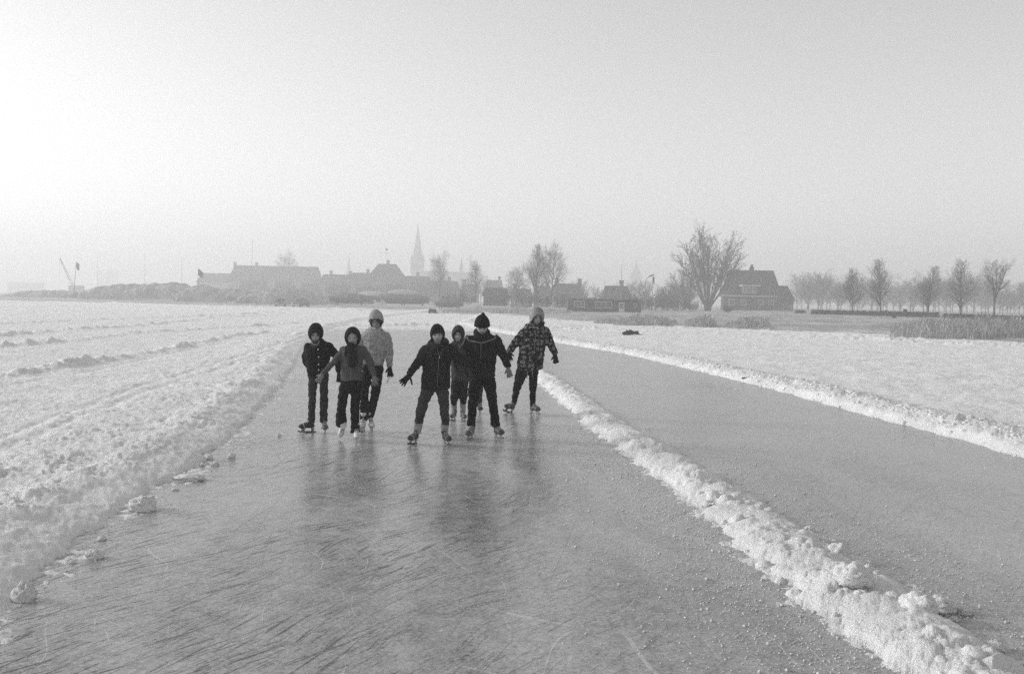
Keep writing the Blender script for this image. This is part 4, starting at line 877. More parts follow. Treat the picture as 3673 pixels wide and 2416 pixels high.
class Fig:
    def __init__(s, zo, zs, foot, label, seed, group='skaters on the near ice lane'):
        """zo, zs: origin and scale of the enlargement the joints were measured in; foot: support point there"""
        s.zo, s.zs, s.seed = zo, zs, seed; s.rows = []
        gp = G(zo[0] + foot[0] / zs, zo[1] + foot[1] / zs); s.d = depth_of(gp)
        s.root = thing('person', (gp.x, gp.y, 0), label, 'person', group)
    def P(s, zx, zy, off=0.0): return at(s.zo[0] + zx / s.zs, s.zo[1] + zy / s.zs, s.d + off)
    def Gd(s, zx, zy): return G(s.zo[0] + zx / s.zs, s.zo[1] + zy / s.zs)
    def m(s, z): return z / s.zs / FOC * s.d
    def limb(s, mb, rows, n=14, ratio=0.85, sub=4):
        """rows (zx, zy, half width, off, [ratio])"""
        rows = [tuple(r) + (ratio,) * (5 - len(r)) for r in [(q + (0.0,)) if len(q) == 3 else q for q in rows]]
        rows = catmull(rows, sub); pts = [s.P(r[0], r[1], r[3]) for r in rows]; V = []; m = len(pts)
        for i, p in enumerate(pts):
            t = (pts[min(i + 1, m - 1)] - pts[max(i - 1, 0)]).normalized(); a = t.cross(FW)
            a = a.normalized() if a.length > .15 else RT; b = t.cross(a).normalized(); w = max(s.m(rows[i][2]), .004)
            for k in range(n):
                q = 2 * math.pi * k / n; V.append(p + a * (w * math.cos(q)) + b * (w * rows[i][4] * math.sin(q)))
        F = [(i * n + k, i * n + (k + 1) % n, (i + 1) * n + (k + 1) % n, (i + 1) * n + k) for i in range(m - 1) for k in range(n)]
        F += [tuple(range(n - 1, -1, -1)), tuple((m - 1) * n + k for k in range(n))]
        mb.add(V, F)
    def garment(s, name, mat, tubes, voxel=.012, wr=.011, wscale=11, ratio=.85, label=None, parent=None):
        mb = MB()
        for t in tubes:
            rt = ratio
            torso = isinstance(t, dict)
            if not torso and len(t) == 2: rt = .6
            if torso: rt = t['ratio']; t = t['rows']
            s.rows.append(([q[:2] + (q[2] * (.72 if torso else .6),) + tuple(q[3:]) for q in t], rt))
            if not torso and len(t) > 3:      # rounded upper end
                (x0, y0, w0), (x1, y1) = t[0][:3], t[1][:2]; l = math.hypot(x1 - x0, y1 - y0); ux, uy = (x0 - x1) / l, (y0 - y1) / l; tl = tuple(t[0][3:])
                t = [(x0 + ux * w0 * .62, y0 + uy * w0 * .62, w0 * .30) + tl, (x0 + ux * w0 * .42, y0 + uy * w0 * .42, w0 * .72) + tl] + list(t)
            s.limb(mb, t, 16, rt)
        v, f = fused(mb, voxel, wr, wscale, 3, s.seed)
        o = mk(name, v, f, mat, parent or s.root, True)
        if label: o['label'] = label
        bv = BVHTree.FromPolygons([Vector(p) for p in v.tolist()], f)
        return o, bv
    def on(s, bv, zx, zy, lift=.004):
        tgt = s.P(zx, zy); d = (tgt - CP).normalized(); h = bv.ray_cast(CP, d)
        return (h[0] - d * lift) if h[0] is not None else tgt - d * .15
    def set_head(s, zx, zy, H, yaw=0, pitch=0, roll=0, off=0):
        """centre of the head, height in metres; yaw + = to the viewer's right, pitch + = looking down"""
        B = Matrix((RT, -FW, UP)).transposed()          # local x right, y to viewer, z up
        s.hm = B @ Matrix.Rotation(R(-roll), 3, 'Y') @ Matrix.Rotation(R(yaw), 3, 'Z') @ Matrix.Rotation(R(-pitch), 3, 'X')
        s.hc = s.P(zx, zy, off); s.H = H
    def hw(s, q): return s.hc + s.hm @ (Vector(q) * s.H)
    def body(s, legs=()):
        mb = MB(); n, F = head_dir(); V = [s.hw(q) for q in head_shape(n).tolist()]; mb.add(V, F)
        mb.tube([s.hw((0, -.06, -.2)), s.hw((0, -.08, -.5)), s.hw((0, -.12, -.75)), s.hw((0, -.16, -1.0))], [.24 * s.H, .235 * s.H, .26 * s.H, .3 * s.H], 12)
        mb.tube([s.hw((.345, 0, .06)), s.hw((.365, -.02, 0)), s.hw((.335, -.01, -.11))], [(.03 * s.H, .07 * s.H)] * 3, 8)
        mb.tube([s.hw((-.345, 0, .06)), s.hw((-.365, -.02, 0)), s.hw((-.335, -.01, -.11))], [(.03 * s.H, .07 * s.H)] * 3, 8)
        for t, rt in s.rows: s.limb(mb, [q[:3] + tuple(q[3:]) for q in t], 10, rt)
        for a, b in legs: mb.tube([a, a.lerp(b, .5), b], [.03, .028, .026], 8)
        v, f = fused(mb, .0075, 0, smooth=2); o = mk('body', v, f, 'skin', s.root, True); s.bo = o
        for sg in (-1, 1):
            n, F = head_dir(8, 12)
            e = [s.hw((q[0] * .052 + sg * .145, q[1] * .03 + .362, q[2] * .026 + .0)) for q in n.tolist()]; mk('eye', e, F, 'eye_dark', o, True)
            m = MB(); m.tube([s.hw((sg * .075, .415, .065)), s.hw((sg * .15, .405, .085)), s.hw((sg * .225, .35, .065))], [.014 * s.H, .018 * s.H, .010 * s.H], 6); m.make('eyebrow', 'hair_dark', o, True)
        m = MB(); m.tube([s.hw((-.085, .385, -.262)), s.hw((0, .43, -.258)), s.hw((.085, .385, -.262))], [(.006 * s.H, .012 * s.H), (.016 * s.H, .022 * s.H), (.006 * s.H, .012 * s.H)], 8, UP); m.make('lips', 'lip', o, True)
    def cap(s, name, mat, keep, grow, fluff=0.0, thick=.012, stretch=(1, 1, 1), shift=(0, 0, 0), res=(44, 60), parent=None, label=None, fs=18):
        n, F = head_dir(*res); q = head_shape(n, False) * np.array(stretch) * grow + np.array(shift)
        if fluff:
            d = np.array([mnoise.noise(Vector(p) * fs + Vector((s.seed, 0, 0))) + .5 * mnoise.noise(Vector(p) * fs * 2.5) for p in q.tolist()]); q = q * (1 + fluff * d)[:, None]
        kv = np.array([keep(*p) for p in (q / np.array(stretch) / grow).tolist()])
        F = [f for f in F if kv[list(f)].sum() * 2 > len(f)]; used = sorted({i for f in F for i in f}); mp = {a: b for b, a in enumerate(used)}
        o = mk(name, [s.hw(q[i]) for i in used], [[mp[i] for i in f] for f in F], mat, parent or s.root, True)
        sm = o.modifiers.new('thickness', 'SOLIDIFY'); sm.thickness = thick; sm.offset = -1
        if label: o['label'] = label
        return o
    def glove(s, wx, wy, tx, ty, mat='wool_black', kind='relaxed', side=1, off=0, toff=0, size=None, face=0):
        """wrist and fingertip in enlargement pixels; side +1 puts the thumb counter-clockwise of the hand"""
        a, b = s.P(wx, wy, off), s.P(tx, ty, off + toff); X = (b - a); L = size or X.length / 1.02; X.normalize()
        Zv = (-FW if face == 0 else FW) if face in (0, 1) else Vector(face); Zv = (Zv - X * Zv.dot(X)).normalized(); Yv = Zv.cross(X)
        if Yv.dot(X.cross(FW)) * side < 0: Yv = -Yv
        v, f = TG[kind]; M = Matrix((X, Yv, Zv)).transposed()
        V = (np.array(M) @ (v.T * L)).T + np.array(a)
        mk('glove', V, f, mat, s.root, True)
    def skate(s, zx=None, zy=None, toe=0, lean=0, size=1.0, fig=0, mat='boot_black', mat_l='lace', pitch=0, ankle=None, dirs=None):
        """standing: middle of the blade touches the ice at the pixel; toe angle in the ground plane from towards the viewer"""
        if dirs is None:
            gp = s.Gd(zx, zy); X = Vector((math.sin(R(toe)), -math.cos(R(toe)), 0)); Zv = Vector((math.sin(R(lean)), 0, math.cos(R(lean))))
            X = (X - Zv * X.dot(Zv)).normalized(); Yv = Zv.cross(X)
            if pitch: rq = Matrix.Rotation(R(pitch), 3, Yv); X = rq @ X; Zv = rq @ Zv
            org = gp - X * .03 * size + Vector((0, 0, max(0, .12 * size * math.sin(R(abs(pitch))))))
            M = Matrix((X, Yv, Zv)).transposed()
        else:
            X = Vector(dirs[0]).normalized(); Zv = Vector(dirs[1]); Zv = (Zv - X * Zv.dot(X)).normalized(); Yv = Zv.cross(X); M = Matrix((X, Yv, Zv)).transposed()
            org = ankle - Zv * .15 * size + X * .015 * size
        Mn = np.array(M); tr = lambda v: (Mn @ (np.asarray(v).T * size)).T + np.array(org)
        (bv_, bf), (lv, lf), (cv, cf) = TB[fig]
        o = mk('skate', tr(bv_), bf, mat, s.root, True); mk('blade', tr(lv), lf, 'steel', o); mk('laces', tr(cv), cf, mat_l, o, True)
        return org + M @ Vector((-.018, 0, .062 + .10)) * size
    def foff(s, p): return depth_of(p) - s.d
    def strip(s, name, mat, bv, pts, w, parent, lift=.004, sub=5):
        """a thin band sewn on a garment along pixel points"""
        rows = catmull(pts, sub); Q = [s.on(bv, r[0], r[1], lift) for r in rows]; m = MB()
        m.tube(Q, s.m(w), 6); return m.make(name, mat, parent, True)
    def glasses(s, mat, r=.098):
        m = MB()
        for sg in (-1, 1):
            ring = [s.hw((sg * .15 + r * 1.1 * math.cos(a), .425 - .10 * abs(math.cos(a)) * (math.cos(a) * sg > 0), r * .85 * math.sin(a))) for a in np.linspace(0, 2 * math.pi, 17)]
            m.tube(ring, .013 * s.H, 5); m.tube([s.hw((sg * .26, .34, .02)), s.hw((sg * .35, .15, .03)), s.hw((sg * .36, -.02, .03))], .011 * s.H, 5)
        m.tube([s.hw((-.05, .435, .01)), s.hw((0, .45, .025)), s.hw((.05, .435, .01))], .012 * s.H, 5)
        m.make('glasses', mat, s.bo, True)

def beanie(front=.17, back=-.08):
    return lambda x, y, z: z > (front + back) / 2 + (front - back) / 2 * min(1, max(-1, y / .35))
def hoodkeep(w=.245, top=.30, bot=-.46, neck=-.62):
    c, hh = (top + bot) / 2, (top - bot) / 2
    return lambda x, y, z: not (y > .05 and (x / w) ** 2 + ((z - c) / hh) ** 2 < 1)
Z1, Z2, Z3 = ((1060, 1080), 3.01), ((1420, 1080), 1275 / 440), ((1760, 1060), 953 / 280)

# --- one: boy in black buttoned jacket and hood, hands behind him
p = Fig(*Z1, (320, 1425), 'person in black hood and black buttoned jacket, leftmost of the skaters', 1.0)
a1 = p.skate(122, 1418, -48, 6, .92, 0, 'boot_black'); a2 = p.skate(318, 1424, 14, -3, .92, 0, 'boot_brown')
p.set_head(218, 348, .205, -8, 22, -3, -.12)
o1, o2 = p.foff(a1), p.foff(a2)
jk, bv = p.garment('jacket', 'cloth_black', [{'ratio': .66, 'rows': [(222, 440, 40, -.07), (228, 455, 85, -.05), (238, 480, 122, -.03), (240, 510, 140, -.02), (238, 580, 138, .01), (236, 680, 128, .03), (240, 760, 118, .04), (246, 790, 116, .05)]},
    [(152, 482, 50, .0), (122, 545, 45, .03), (112, 630, 42, .08), (150, 710, 36, .16), (205, 745, 30, .2)], [(340, 480, 52, 0), (402, 535, 48, .03), (445, 600, 44, .05), (462, 690, 36, .03), (466, 770, 33, .01)]], wr=.011)
p.garment('trousers', 'jeans_dark', [[(250, 740, 105, .05), (248, 800, 112, .04)], [(205, 790, 62, .04), (188, 880, 52, .02), (178, 1060, 42, .0), (175, 1200, 40, o1 * .6), (172, 1310, 42, o1)], [(300, 790, 62, .04), (306, 880, 48, .02), (306, 1060, 43, .0), (304, 1200, 43, o2 * .6), (303, 1305, 46, o2)]], ratio=.95, wr=.011)
p.body()
hd = p.cap('hood', 'wool_black', hoodkeep(.25, .20, -.60), 1.17, .015, stretch=(1.04, 1, 1.02), shift=(.0, -.02, .03))
m = MB(); m.tube([p.hw((.28, -.1, -.35)), p.hw((.45, -.1, -.5)), p.hw((.52, -.05, -.72))], [.09 * p.H, .1 * p.H, .07 * p.H], 8); m.make('hood_tie', 'wool_black', hd, True)
m = MB(); m.tube([p.hw((-.26, .2, -.42)), p.hw((-.15, .37, -.56)), p.hw((0, .42, -.60)), p.hw((.15, .37, -.56)), p.hw((.26, .2, -.42))], .022 * p.H, 6); m.make('hood_band', 'trim_pale', hd, True)
m = MB(); m.tube([p.hw((0, .05, -.45)), p.hw((0, .12, -.62)), p.hw((.02, .14, -.86))], [.27 * p.H, .30 * p.H, .22 * p.H], 10); m.make('collar', 'cloth_grey', jk, True)
for zy in (520, 601, 682, 740):
    q = p.on(bv, 243 if zy < 560 else 250, zy, .003); n, F = head_dir(6, 10); mk('button', [q + Vector((a * .011, b * .005, c * .011)) for a, b, c in n.tolist()], F, 'button', jk, True)
p.glove(466, 785, 470, 890, 'wool_black', 'relaxed', 1, .0); p.glove(215, 745, 290, 770, 'wool_black', 'fist', 1, .2)

# --- two: girl in dark headscarf with grey cardigan
p = Fig(*Z1, (655, 1518), 'person in grey cardigan and dark headscarf, its end hanging in front, white skates', 2.0)
a2 = p.skate(655, 1516, 12, 2, .90, 1, 'boot_white')
a1 = p.P(520, 1335, .16); p.skate(size=.90, fig=1, mat='boot_white', ankle=a1, dirs=((-.30, -.10, -.95), (.15, -1, .1)))
p.set_head(618, 392, .198, -3, 8, 2, -.04); o2 = p.foff(a2)
cg, bv = p.garment('cardigan', 'cardigan', [{'ratio': .62, 'rows': [(618, 480, 42, 0), (620, 495, 95, 0), (618, 530, 122, 0), (612, 640, 120, 0), (604, 760, 117, .0), (602, 850, 114, 0), (602, 862, 108, 0)]},
    [(530, 520, 48, 0), (470, 590, 42, -.01), (400, 665, 37, -.03), (340, 735, 32, -.08), (290, 790, 29, -.12)], [(715, 515, 48, 0), (775, 600, 43, -.01), (812, 690, 38, -.02), (838, 780, 34, -.05), (848, 815, 34, -.06)]], wr=.011)
p.garment('trousers', 'cloth_black', [[(602, 845, 112, 0), (602, 890, 116, 0)], [(548, 880, 66, 0), (522, 980, 58, -.02), (500, 1130, 50, -.04), (492, 1240, 56, .06), (492, 1335, 60, .14)], [(655, 880, 64, 0), (652, 1000, 55, -.02), (643, 1150, 50, -.03), (643, 1300, 50, o2 * .7), (645, 1420, 52, o2)]], ratio=.95, wr=.011)
p.body()
sc = p.cap('headscarf', 'wool_dark', hoodkeep(.265, .27, -.50), 1.20, .02, stretch=(1.08, 1, 1.02), shift=(0, -.03, .0))
mb = MB(); p.limb(mb, [(610, 470, 62, -.10, .6), (600, 500, 50, -.13, .5), (615, 560, 54, -.13, .35), (620, 640, 54, -.12, .3), (616, 700, 46, -.11, .3), (615, 718, 20, -.11, .3)], 12)
p.limb(mb, [(560, 480, 26, -.06, .7), (545, 540, 20, -.09, .6), (540, 600, 12, -.09, .6)], 8)
v, f = fused(mb, .010, .005, 12, 3); mk('scarf_end', v, f, 'wool_dark', sc, True)
p.strip('button_band', 'trim_grey', bv, [(598, 720), (600, 790), (598, 855)], 5, cg)
p.glasses('metal_frame')
p.glove(292, 792, 212, 905, 'knit_mid', 'relaxed', -1, -.12, -.02, .125); p.glove(848, 812, 862, 960, 'knit_mid', 'relaxed', 1, -.06, 0, .13)

# --- three: tall girl in pale sweater and pale hat
p = Fig(*Z1, (818, 1400), 'tall person in mottled pale sweater, pale knitted hat and glasses, white skates', 3.0)
a2 = p.skate(818, 1402, 18, -2, .94, 1, 'boot_white'); a1 = p.skate(722, 1408, -6, 0, .94, 1, 'boot_white')
p.set_head(871, 210, .207, 4, 16, 2, -.05); o1, o2 = p.foff(a1), p.foff(a2)
sw, bv = p.garment('sweater', 'sweater', [{'ratio': .62, 'rows': [(872, 284, 55, -.02), (870, 302, 85, 0), (867, 322, 108, 0), (866, 345, 134, 0), (858, 420, 138, 0), (850, 540, 124, 0), (842, 640, 112, .02), (840, 690, 106, .03)]},
    [(765, 368, 50, 0), (725, 440, 48, 0), (712, 540, 44, 0), (722, 640, 38, -.02), (735, 690, 34, -.04)], [(962, 366, 50, 0), (998, 440, 49, 0), (1012, 540, 44, .02), (1015, 650, 38, .01), (1015, 712, 35, 0)]], wr=.011, wscale=8)
m = MB(); m.tube([p.hw((0, -.02, -.40)), p.hw((0, .0, -.55)), p.hw((0, -.01, -.72))], [.30 * p.H, .33 * p.H, .40 * p.H], 16); m.make('roll_neck', 'sweater', sw, True)
p.garment('trousers', 'cloth_black', [[(838, 670, 104, .03), (836, 730, 108, .02)], [(785, 720, 62, .02), (762, 850, 52, -.01), (745, 1000, 44, -.03), (738, 1150, 42, o1 * .5), (735, 1288, 42, o1)], [(888, 720, 62, .02), (882, 850, 54, -.01), (858, 1010, 48, -.04), (830, 1150, 38, o2 * .5), (808, 1262, 34, o2)]], ratio=.95, wr=.010, wscale=11)
p.body()
p.cap('hair', 'hair_dark', lambda x, y, z: not (y > .05 and (x / .25) ** 2 + ((z + .20) / .36) ** 2 < 1) and z > -.36, 1.09, .03, shift=(0, -.01, .0))
hat = p.cap('hat', 'knit_pale', beanie(.17, -.30), 1.17, .025, .015, (1, 1, 1.08), (0, -.02, .02))
p.glasses('glass_frame', .115)
p.glove(1016, 712, 1030, 862, 'wool_black', 'relaxed', -1, 0, -.03, .145)
m = MB(); a, b = p.P(1015, 815, -.07), p.P(985, 890, -.08); m.tube([a, (a + b) / 2 + FW * -.01, b], [(.013, .004), (.012, .004), (.006, .003)], 6, RT); tag(m.make('paper_slip', 'paper'), 'small white slip in the dark glove of the tall person in pale sweater', 'slip')

# --- five: small child with hood, behind
p = Fig(*Z2, (700, 1247), 'small child in dark hooded jacket and pale socks, half hidden behind two bigger boys', 5.0)
a1 = p.skate(592, 1240, -16, 6, .80, 0, 'boot_brown'); a2 = p.skate(704, 1247, 20, -4, .80, 0, 'boot_brown')
p.set_head(645, 345, .195, -4, 10, -3, -.05); o1, o2 = p.foff(a1), p.foff(a2)
jk, bv = p.garment('jacket', 'cloth_grey', [{'ratio': .64, 'rows': [(648, 405, 38, 0), (648, 425, 75, 0), (650, 460, 100, 0), (660, 600, 98, 0), (668, 720, 96, 0), (670, 815, 97, 0), (670, 822, 92, 0)]},
    [(585, 460, 42, 0), (568, 540, 36, -.02), (578, 610, 32, -.08), (615, 645, 28, -.15)], [(715, 455, 42, 0), (742, 560, 36, 0), (745, 650, 32, -.02), (735, 715, 28, -.05)]], wr=.011)
p.garment('trousers', 'cloth_dark', [[(668, 790, 90, 0), (668, 835, 92, 0)], [(620, 830, 48, 0), (612, 930, 42, -.02), (604, 1010, 40, -.01), (604, 1062, 34, o1 * .8)], [(708, 830, 48, 0), (704, 930, 44, -.02), (703, 1010, 40, -.01), (700, 1058, 34, o2 * .8)]], ratio=.95, wr=.010, wscale=12)
p.body()
for (q, oo) in (((604, 605), o1), ((697, 698), o2)):
    mb = MB(); p.limb(mb, [(q[0], 1050, 30, oo * .8), (q[0], 1100, 31, oo), (q[0] - 2, 1165, 27, oo)], 12); v, f = fused(mb, .009, .004, 25, 2); mk('sock', v, f, 'sock', p.root, True)
hd = p.cap('hood', 'cloth_grey', hoodkeep(.255, .30, -.50), 1.22, .02, shift=(.02, -.04, .02), stretch=(1.02, 1.02, 1))
p.cap('cap', 'wool_black', lambda x, y, z: not (y > .05 and (x / .25) ** 2 + ((z + .12) / .34) ** 2 < 1) and z > -.5, 1.10, .01, shift=(0, -.01, 0), label='black cap under the hood')
p.glove(612, 640, 660, 705, 'wool_black', 'fist', -1, -.17, -.02, .12); p.glove(735, 715, 742, 800, 'wool_black', 'relaxed', 1, -.06, 0, .12)
p.strip('zip', 'trim_grey', bv, [(652, 440), (660, 560), (668, 700)], 3, jk)

# --- eight: almost wholly hidden behind the boy with the pompom
p = Fig(*Z2, (868, 1165), 'person almost hidden behind the boy with the bobble hat, one leg showing', 8.0)
a1 = p.skate(872, 1164, 8, 0, .9, 0, 'boot_black'); a2 = p.skate(800, 1166, -10, 0, .9, 0, 'boot_black')
p.set_head(880, 350, .2, 0, 5, 0, 0); o1, o2 = p.foff(a1), p.foff(a2)
p.garment('coat', 'cloth_dark', [{'ratio': .64, 'rows': [(880, 420, 38, 0), (880, 445, 90, 0), (872, 600, 95, 0), (852, 780, 90, 0)]}, [(820, 470, 36, 0), (800, 580, 32, 0), (800, 680, 28, 0)], [(940, 470, 36, 0), (955, 580, 32, 0), (945, 680, 28, 0)]])
p.garment('trousers', 'cloth_grey', [[(845, 750, 80, 0), (845, 790, 82, 0)], [(868, 790, 42, 0), (878, 900, 30, 0), (872, 1020, 26, o1), (868, 1105, 24, o1)], [(815, 790, 42, 0), (808, 900, 32, 0), (804, 1020, 28, o2), (800, 1105, 26, o2)]], ratio=.95)
p.body()
p.cap('hat', 'wool_dark', beanie(), 1.14)

# --- six: boy with bobble hat and yoke-striped jacket
p = Fig(*Z2, (1078, 1432), 'person in bobble hat and dark jacket with pale yoke stripe, black flared trousers', 6.0)
a1 = p.skate(765, 1436, -14, 7, .98, 0, 'boot_brown'); a2 = p.skate(1074, 1428, 26, -8, .98, 0, 'boot_brown')
p.set_head(896, 266, .202, -4, 22, 0, -.05); o1, o2 = p.foff(a1), p.foff(a2)
jk, bv = p.garment('jacket', 'cloth_dark', [{'ratio': .60, 'rows': [(893, 335, 62, 0), (894, 352, 110, 0), (896, 385, 156, 0), (900, 480, 152, 0), (902, 600, 142, 0), (898, 700, 138, 0), (898, 775, 142, 0), (898, 788, 136, 0)]},
    [(775, 400, 66, 0), (725, 460, 56, -.02), (692, 510, 48, -.05), (725, 560, 42, -.12), (765, 595, 36, -.16)], [(1020, 395, 66, 0), (1075, 480, 56, 0), (1118, 570, 48, -.01), (1150, 640, 40, -.03), (1168, 690, 36, -.05)]], wr=.011)
p.garment('trousers', 'cloth_black', [[(898, 755, 130, 0), (898, 810, 134, 0)], [(838, 800, 74, 0), (815, 900, 64, -.02), (798, 1050, 50, -.03), (790, 1180, 46, o1 * .6), (783, 1295, 48, o1)], [(958, 800, 74, 0), (985, 920, 62, -.02), (1008, 1060, 48, -.03), (1024, 1180, 46, o2 * .6), (1034, 1298, 54, o2)]], ratio=.95, wr=.011)
p.body()
p.strip('yoke_stripe', 'trim_grey', bv, [(738, 352), (758, 405), (820, 420), (888, 432), (960, 412), (1020, 388), (1046, 345)], 8, jk)
p.strip('sleeve_stripe', 'trim_grey', bv, [(732, 372), (705, 425), (668, 478)], 5, jk)
p.strip('zip', 'trim_grey', bv, [(885, 440), (884, 520), (882, 600)], 3, jk)
cl = MB()
for sg in (-1, 1): p.limb(cl, [(893 + sg * 12, 415, 14, -.12, .5), (893 + sg * 45, 365, 32, -.10, .5), (893 + sg * 62, 318, 30, -.04, .6), (893 + sg * 52, 290, 16, .02, .6)], 10)
v, f = fused(cl, .010, .003, 15, 2); mk('collar', v, f, 'cloth_dark', jk, True)
hat = p.cap('hat', 'wool_black', beanie(.16, -.10), 1.20, .01, .015, (1.03, 1, 1.12), (0, -.02, .06))
m = MB(); ring = [p.hw((.385 * math.cos(a) * 1.10, .43 * math.sin(a) * 1.12 - .02, .09 + .11 * math.sin(a))) for a in np.linspace(0, 2 * math.pi, 25)]; m.tube(ring, .075 * p.H, 8); m.make('brim', 'wool_black', hat, True)
m = MB(); ring = [p.hw((.41 * math.cos(a) * 1.13, .46 * math.sin(a) * 1.14 - .02, .105 + .11 * math.sin(a))) for a in np.linspace(0, 2 * math.pi, 25)]; m.tube(ring, .022 * p.H, 6); m.make('hat_stripe', 'trim_grey', hat, True)
n, F = head_dir(20, 26); c = p.hw((.05, -.02, .815)); mk('pompom', [c + Vector(q) * p.m(21) * (1 + .16 * mnoise.noise(Vector(q) * 5)) for q in n.tolist()], F, 'wool_black', hat, True)
p.glove(1168, 695, 1188, 790, 'knit_mid', 'fist', -1, -.05, -.03, .14); p.glove(765, 598, 800, 650, 'wool_dark', 'fist', 1, -.17, -.02, .13)

# --- four: boy in front with spread glove
p = Fig(*Z2, (545, 1498), 'person in dark zipped anorak and striped cap, arm out with spread glove, pale socks', 4.0)
a1 = p.skate(168, 1488, -22, 12, .92, 0, 'boot_black'); a2 = p.skate(536, 1494, 24, -9, .92, 0, 'boot_black')
p.set_head(430, 350, .196, -5, 4, 4, -.06); o1, o2 = p.foff(a1), p.foff(a2)
jk, bv = p.garment('anorak', 'cloth_dark', [{'ratio': .62, 'rows': [(435, 425, 75, 0), (434, 445, 112, 0), (432, 490, 152, 0), (428, 600, 150, 0), (420, 740, 148, 0), (412, 880, 156, 0), (410, 908, 154, 0), (410, 914, 146, 0)]},
    [(325, 500, 64, 0), (265, 580, 54, -.01), (212, 660, 46, -.03), (170, 720, 40, -.08), (140, 762, 34, -.12)], [(555, 495, 66, 0), (620, 560, 56, -.03), (690, 615, 50, -.07), (745, 655, 42, -.13), (775, 672, 36, -.16)]], wr=.011)
mb = MB(); p.limb(mb, [(345, 430, 26, .03, .9), (385, 455, 34, -.07, .8), (440, 478, 26, -.13, .7), (500, 452, 34, -.07, .8), (530, 420, 28, .03, .9), (440, 395, 40, .14, .9), (350, 425, 24, .04, .9)], 10); v, f = fused(mb, .012, .005, 12, 3); mk('hood', v, f, 'cloth_dark', jk, True)
p.strip('zip', 'trim_grey', bv, [(448, 585), (440, 690), (430, 880)], 2.5, jk); p.strip('collar_edge', 'trim_grey', bv, [(418, 475), (440, 530), (452, 570), (462, 545), (510, 470)], 3, jk)
q = p.on(bv, 453, 583, .006); mk('zip_pull', [q + Vector((a * .006, b * .004, c * .012)) for a, b, c in head_dir(6, 8)[0].tolist()], head_dir(6, 8)[1], 'button', jk, True)
p.garment('trousers', 'jeans', [[(412, 880, 130, 0), (412, 925, 134, 0)], [(335, 920, 70, 0), (300, 1000, 62, -.02), (266, 1120, 52, -.04), (245, 1210, 46, o1 * .7), (236, 1272, 44, o1)], [(482, 920, 68, 0), (498, 1020, 58, -.02), (506, 1150, 50, -.04), (512, 1230, 46, o2 * .7), (512, 1285, 42, o2)]], ratio=.95, wr=.010, wscale=11)
p.body()
for rows in ([(236, 1262, 46, o1), (230, 1310, 44, o1), (222, 1372, 34, o1)], [(510, 1272, 46, o2), (508, 1320, 42, o2), (512, 1378, 34, o2)]):
    mb = MB(); p.limb(mb, rows, 12); v, f = fused(mb, .009, .005, 25, 2); mk('sock', v, f, 'sock', p.root, True)
hat = p.cap('cap', 'wool_black', beanie(.10, -.30), 1.13, .008, .012, (1.02, 1, 1.08), (.02, -.02, .02))
for sg in (-1, 1): p.cap('ear_flap', 'wool_black', lambda x, y, z: sg * x > .20 and z < .15 and z > -.36 and y < .16, 1.12, .008, .012, (1.02, 1, 1.08), (.02, -.02, .02), parent=hat)
for sx in (-.10, .0):
    m = MB(); pts = [p.hw((sx - .03 + .02 * 1, -.02 + .4715 * math.cos(a), .02 + .617 * math.sin(a))) for a in np.linspace(.25, 2.2, 16)]; m.tube(pts, .022 * p.H, 6); m.make('cap_stripe', 'trim_pale', hat, True)
p.glove(140, 765, 72, 842, 'wool_black', 'spread', 1, -.12, -.03, .15); p.glove(775, 675, 800, 720, 'wool_black', 'fist', 1, -.17, -.02, .13)

# --- seven: woman in floral anorak, pale fur hat
p = Fig(*Z3, (560, 1462), 'person in flower-patterned anorak and fluffy pale hat, pushing off at far right', 7.0)
a2 = p.skate(542, 1452, 34, -6, 1.0, 0, 'boot_brown'); a1 = p.skate(205, 1424, -40, 24, 1.0, 0, 'boot_brown')
p.set_head(560, 275, .212, -16, 4, -4, -.02); o1, o2 = p.foff(a1), p.foff(a2)
jk, bv = p.garment('anorak', 'floral', [{'ratio': .62, 'rows': [(572, 345, 70, 0), (568, 365, 105, 0), (552, 410, 150, 0), (535, 500, 160, 0), (508, 640, 160, 0), (492, 760, 160, 0), (480, 870, 164, 0), (480, 915, 158, 0), (482, 925, 150, 0)]},
    [(435, 440, 66, 0), (360, 510, 56, 0), (300, 580, 50, 0), (255, 640, 46, -.01), (225, 688, 40, -.02)], [(650, 425, 64, 0), (700, 500, 56, 0), (735, 590, 50, 0), (765, 660, 46, -.01), (788, 718, 40, -.03)]], wr=.011)
p.garment('trousers', 'cloth_black', [[(480, 860, 140, 0), (480, 900, 142, 0)], [(395, 905, 78, 0), (360, 1000, 66, -.03), (335, 1080, 54, -.04), (305, 1190, 42, o1 * .6), (285, 1300, 34, o1)], [(520, 905, 66, 0), (522, 1000, 56, -.03), (516, 1100, 48, -.04), (513, 1230, 38, o2 * .7), (510, 1355, 32, o2)]], ratio=.95, wr=.011, wscale=11)
p.body()
p.cap('hair', 'hair_dark', lambda x, y, z: not (y > .05 and (x / .25) ** 2 + ((z + .14) / .36) ** 2 < 1) and z > -.42, 1.08, .05)
m = MB(); m.tube([p.hw((-.33, .1, -.1)), p.hw((-.40, .12, -.25)), p.hw((-.38, .1, -.38))], [.06 * p.H, .05 * p.H, .02 * p.H], 6); m.make('hair_lock', 'hair_dark', p.root, True)
p.cap('hat', 'fur', lambda x, y, z: not (y > .0 and (x / .24) ** 2 + ((z + .16) / .37) ** 2 < 1) and z > -.30 - .15 * (x > 0), 1.16, .05, .03, (1.0, 1, 1.0), (.03, -.06, .08), (60, 80), fs=40)
mb = MB()
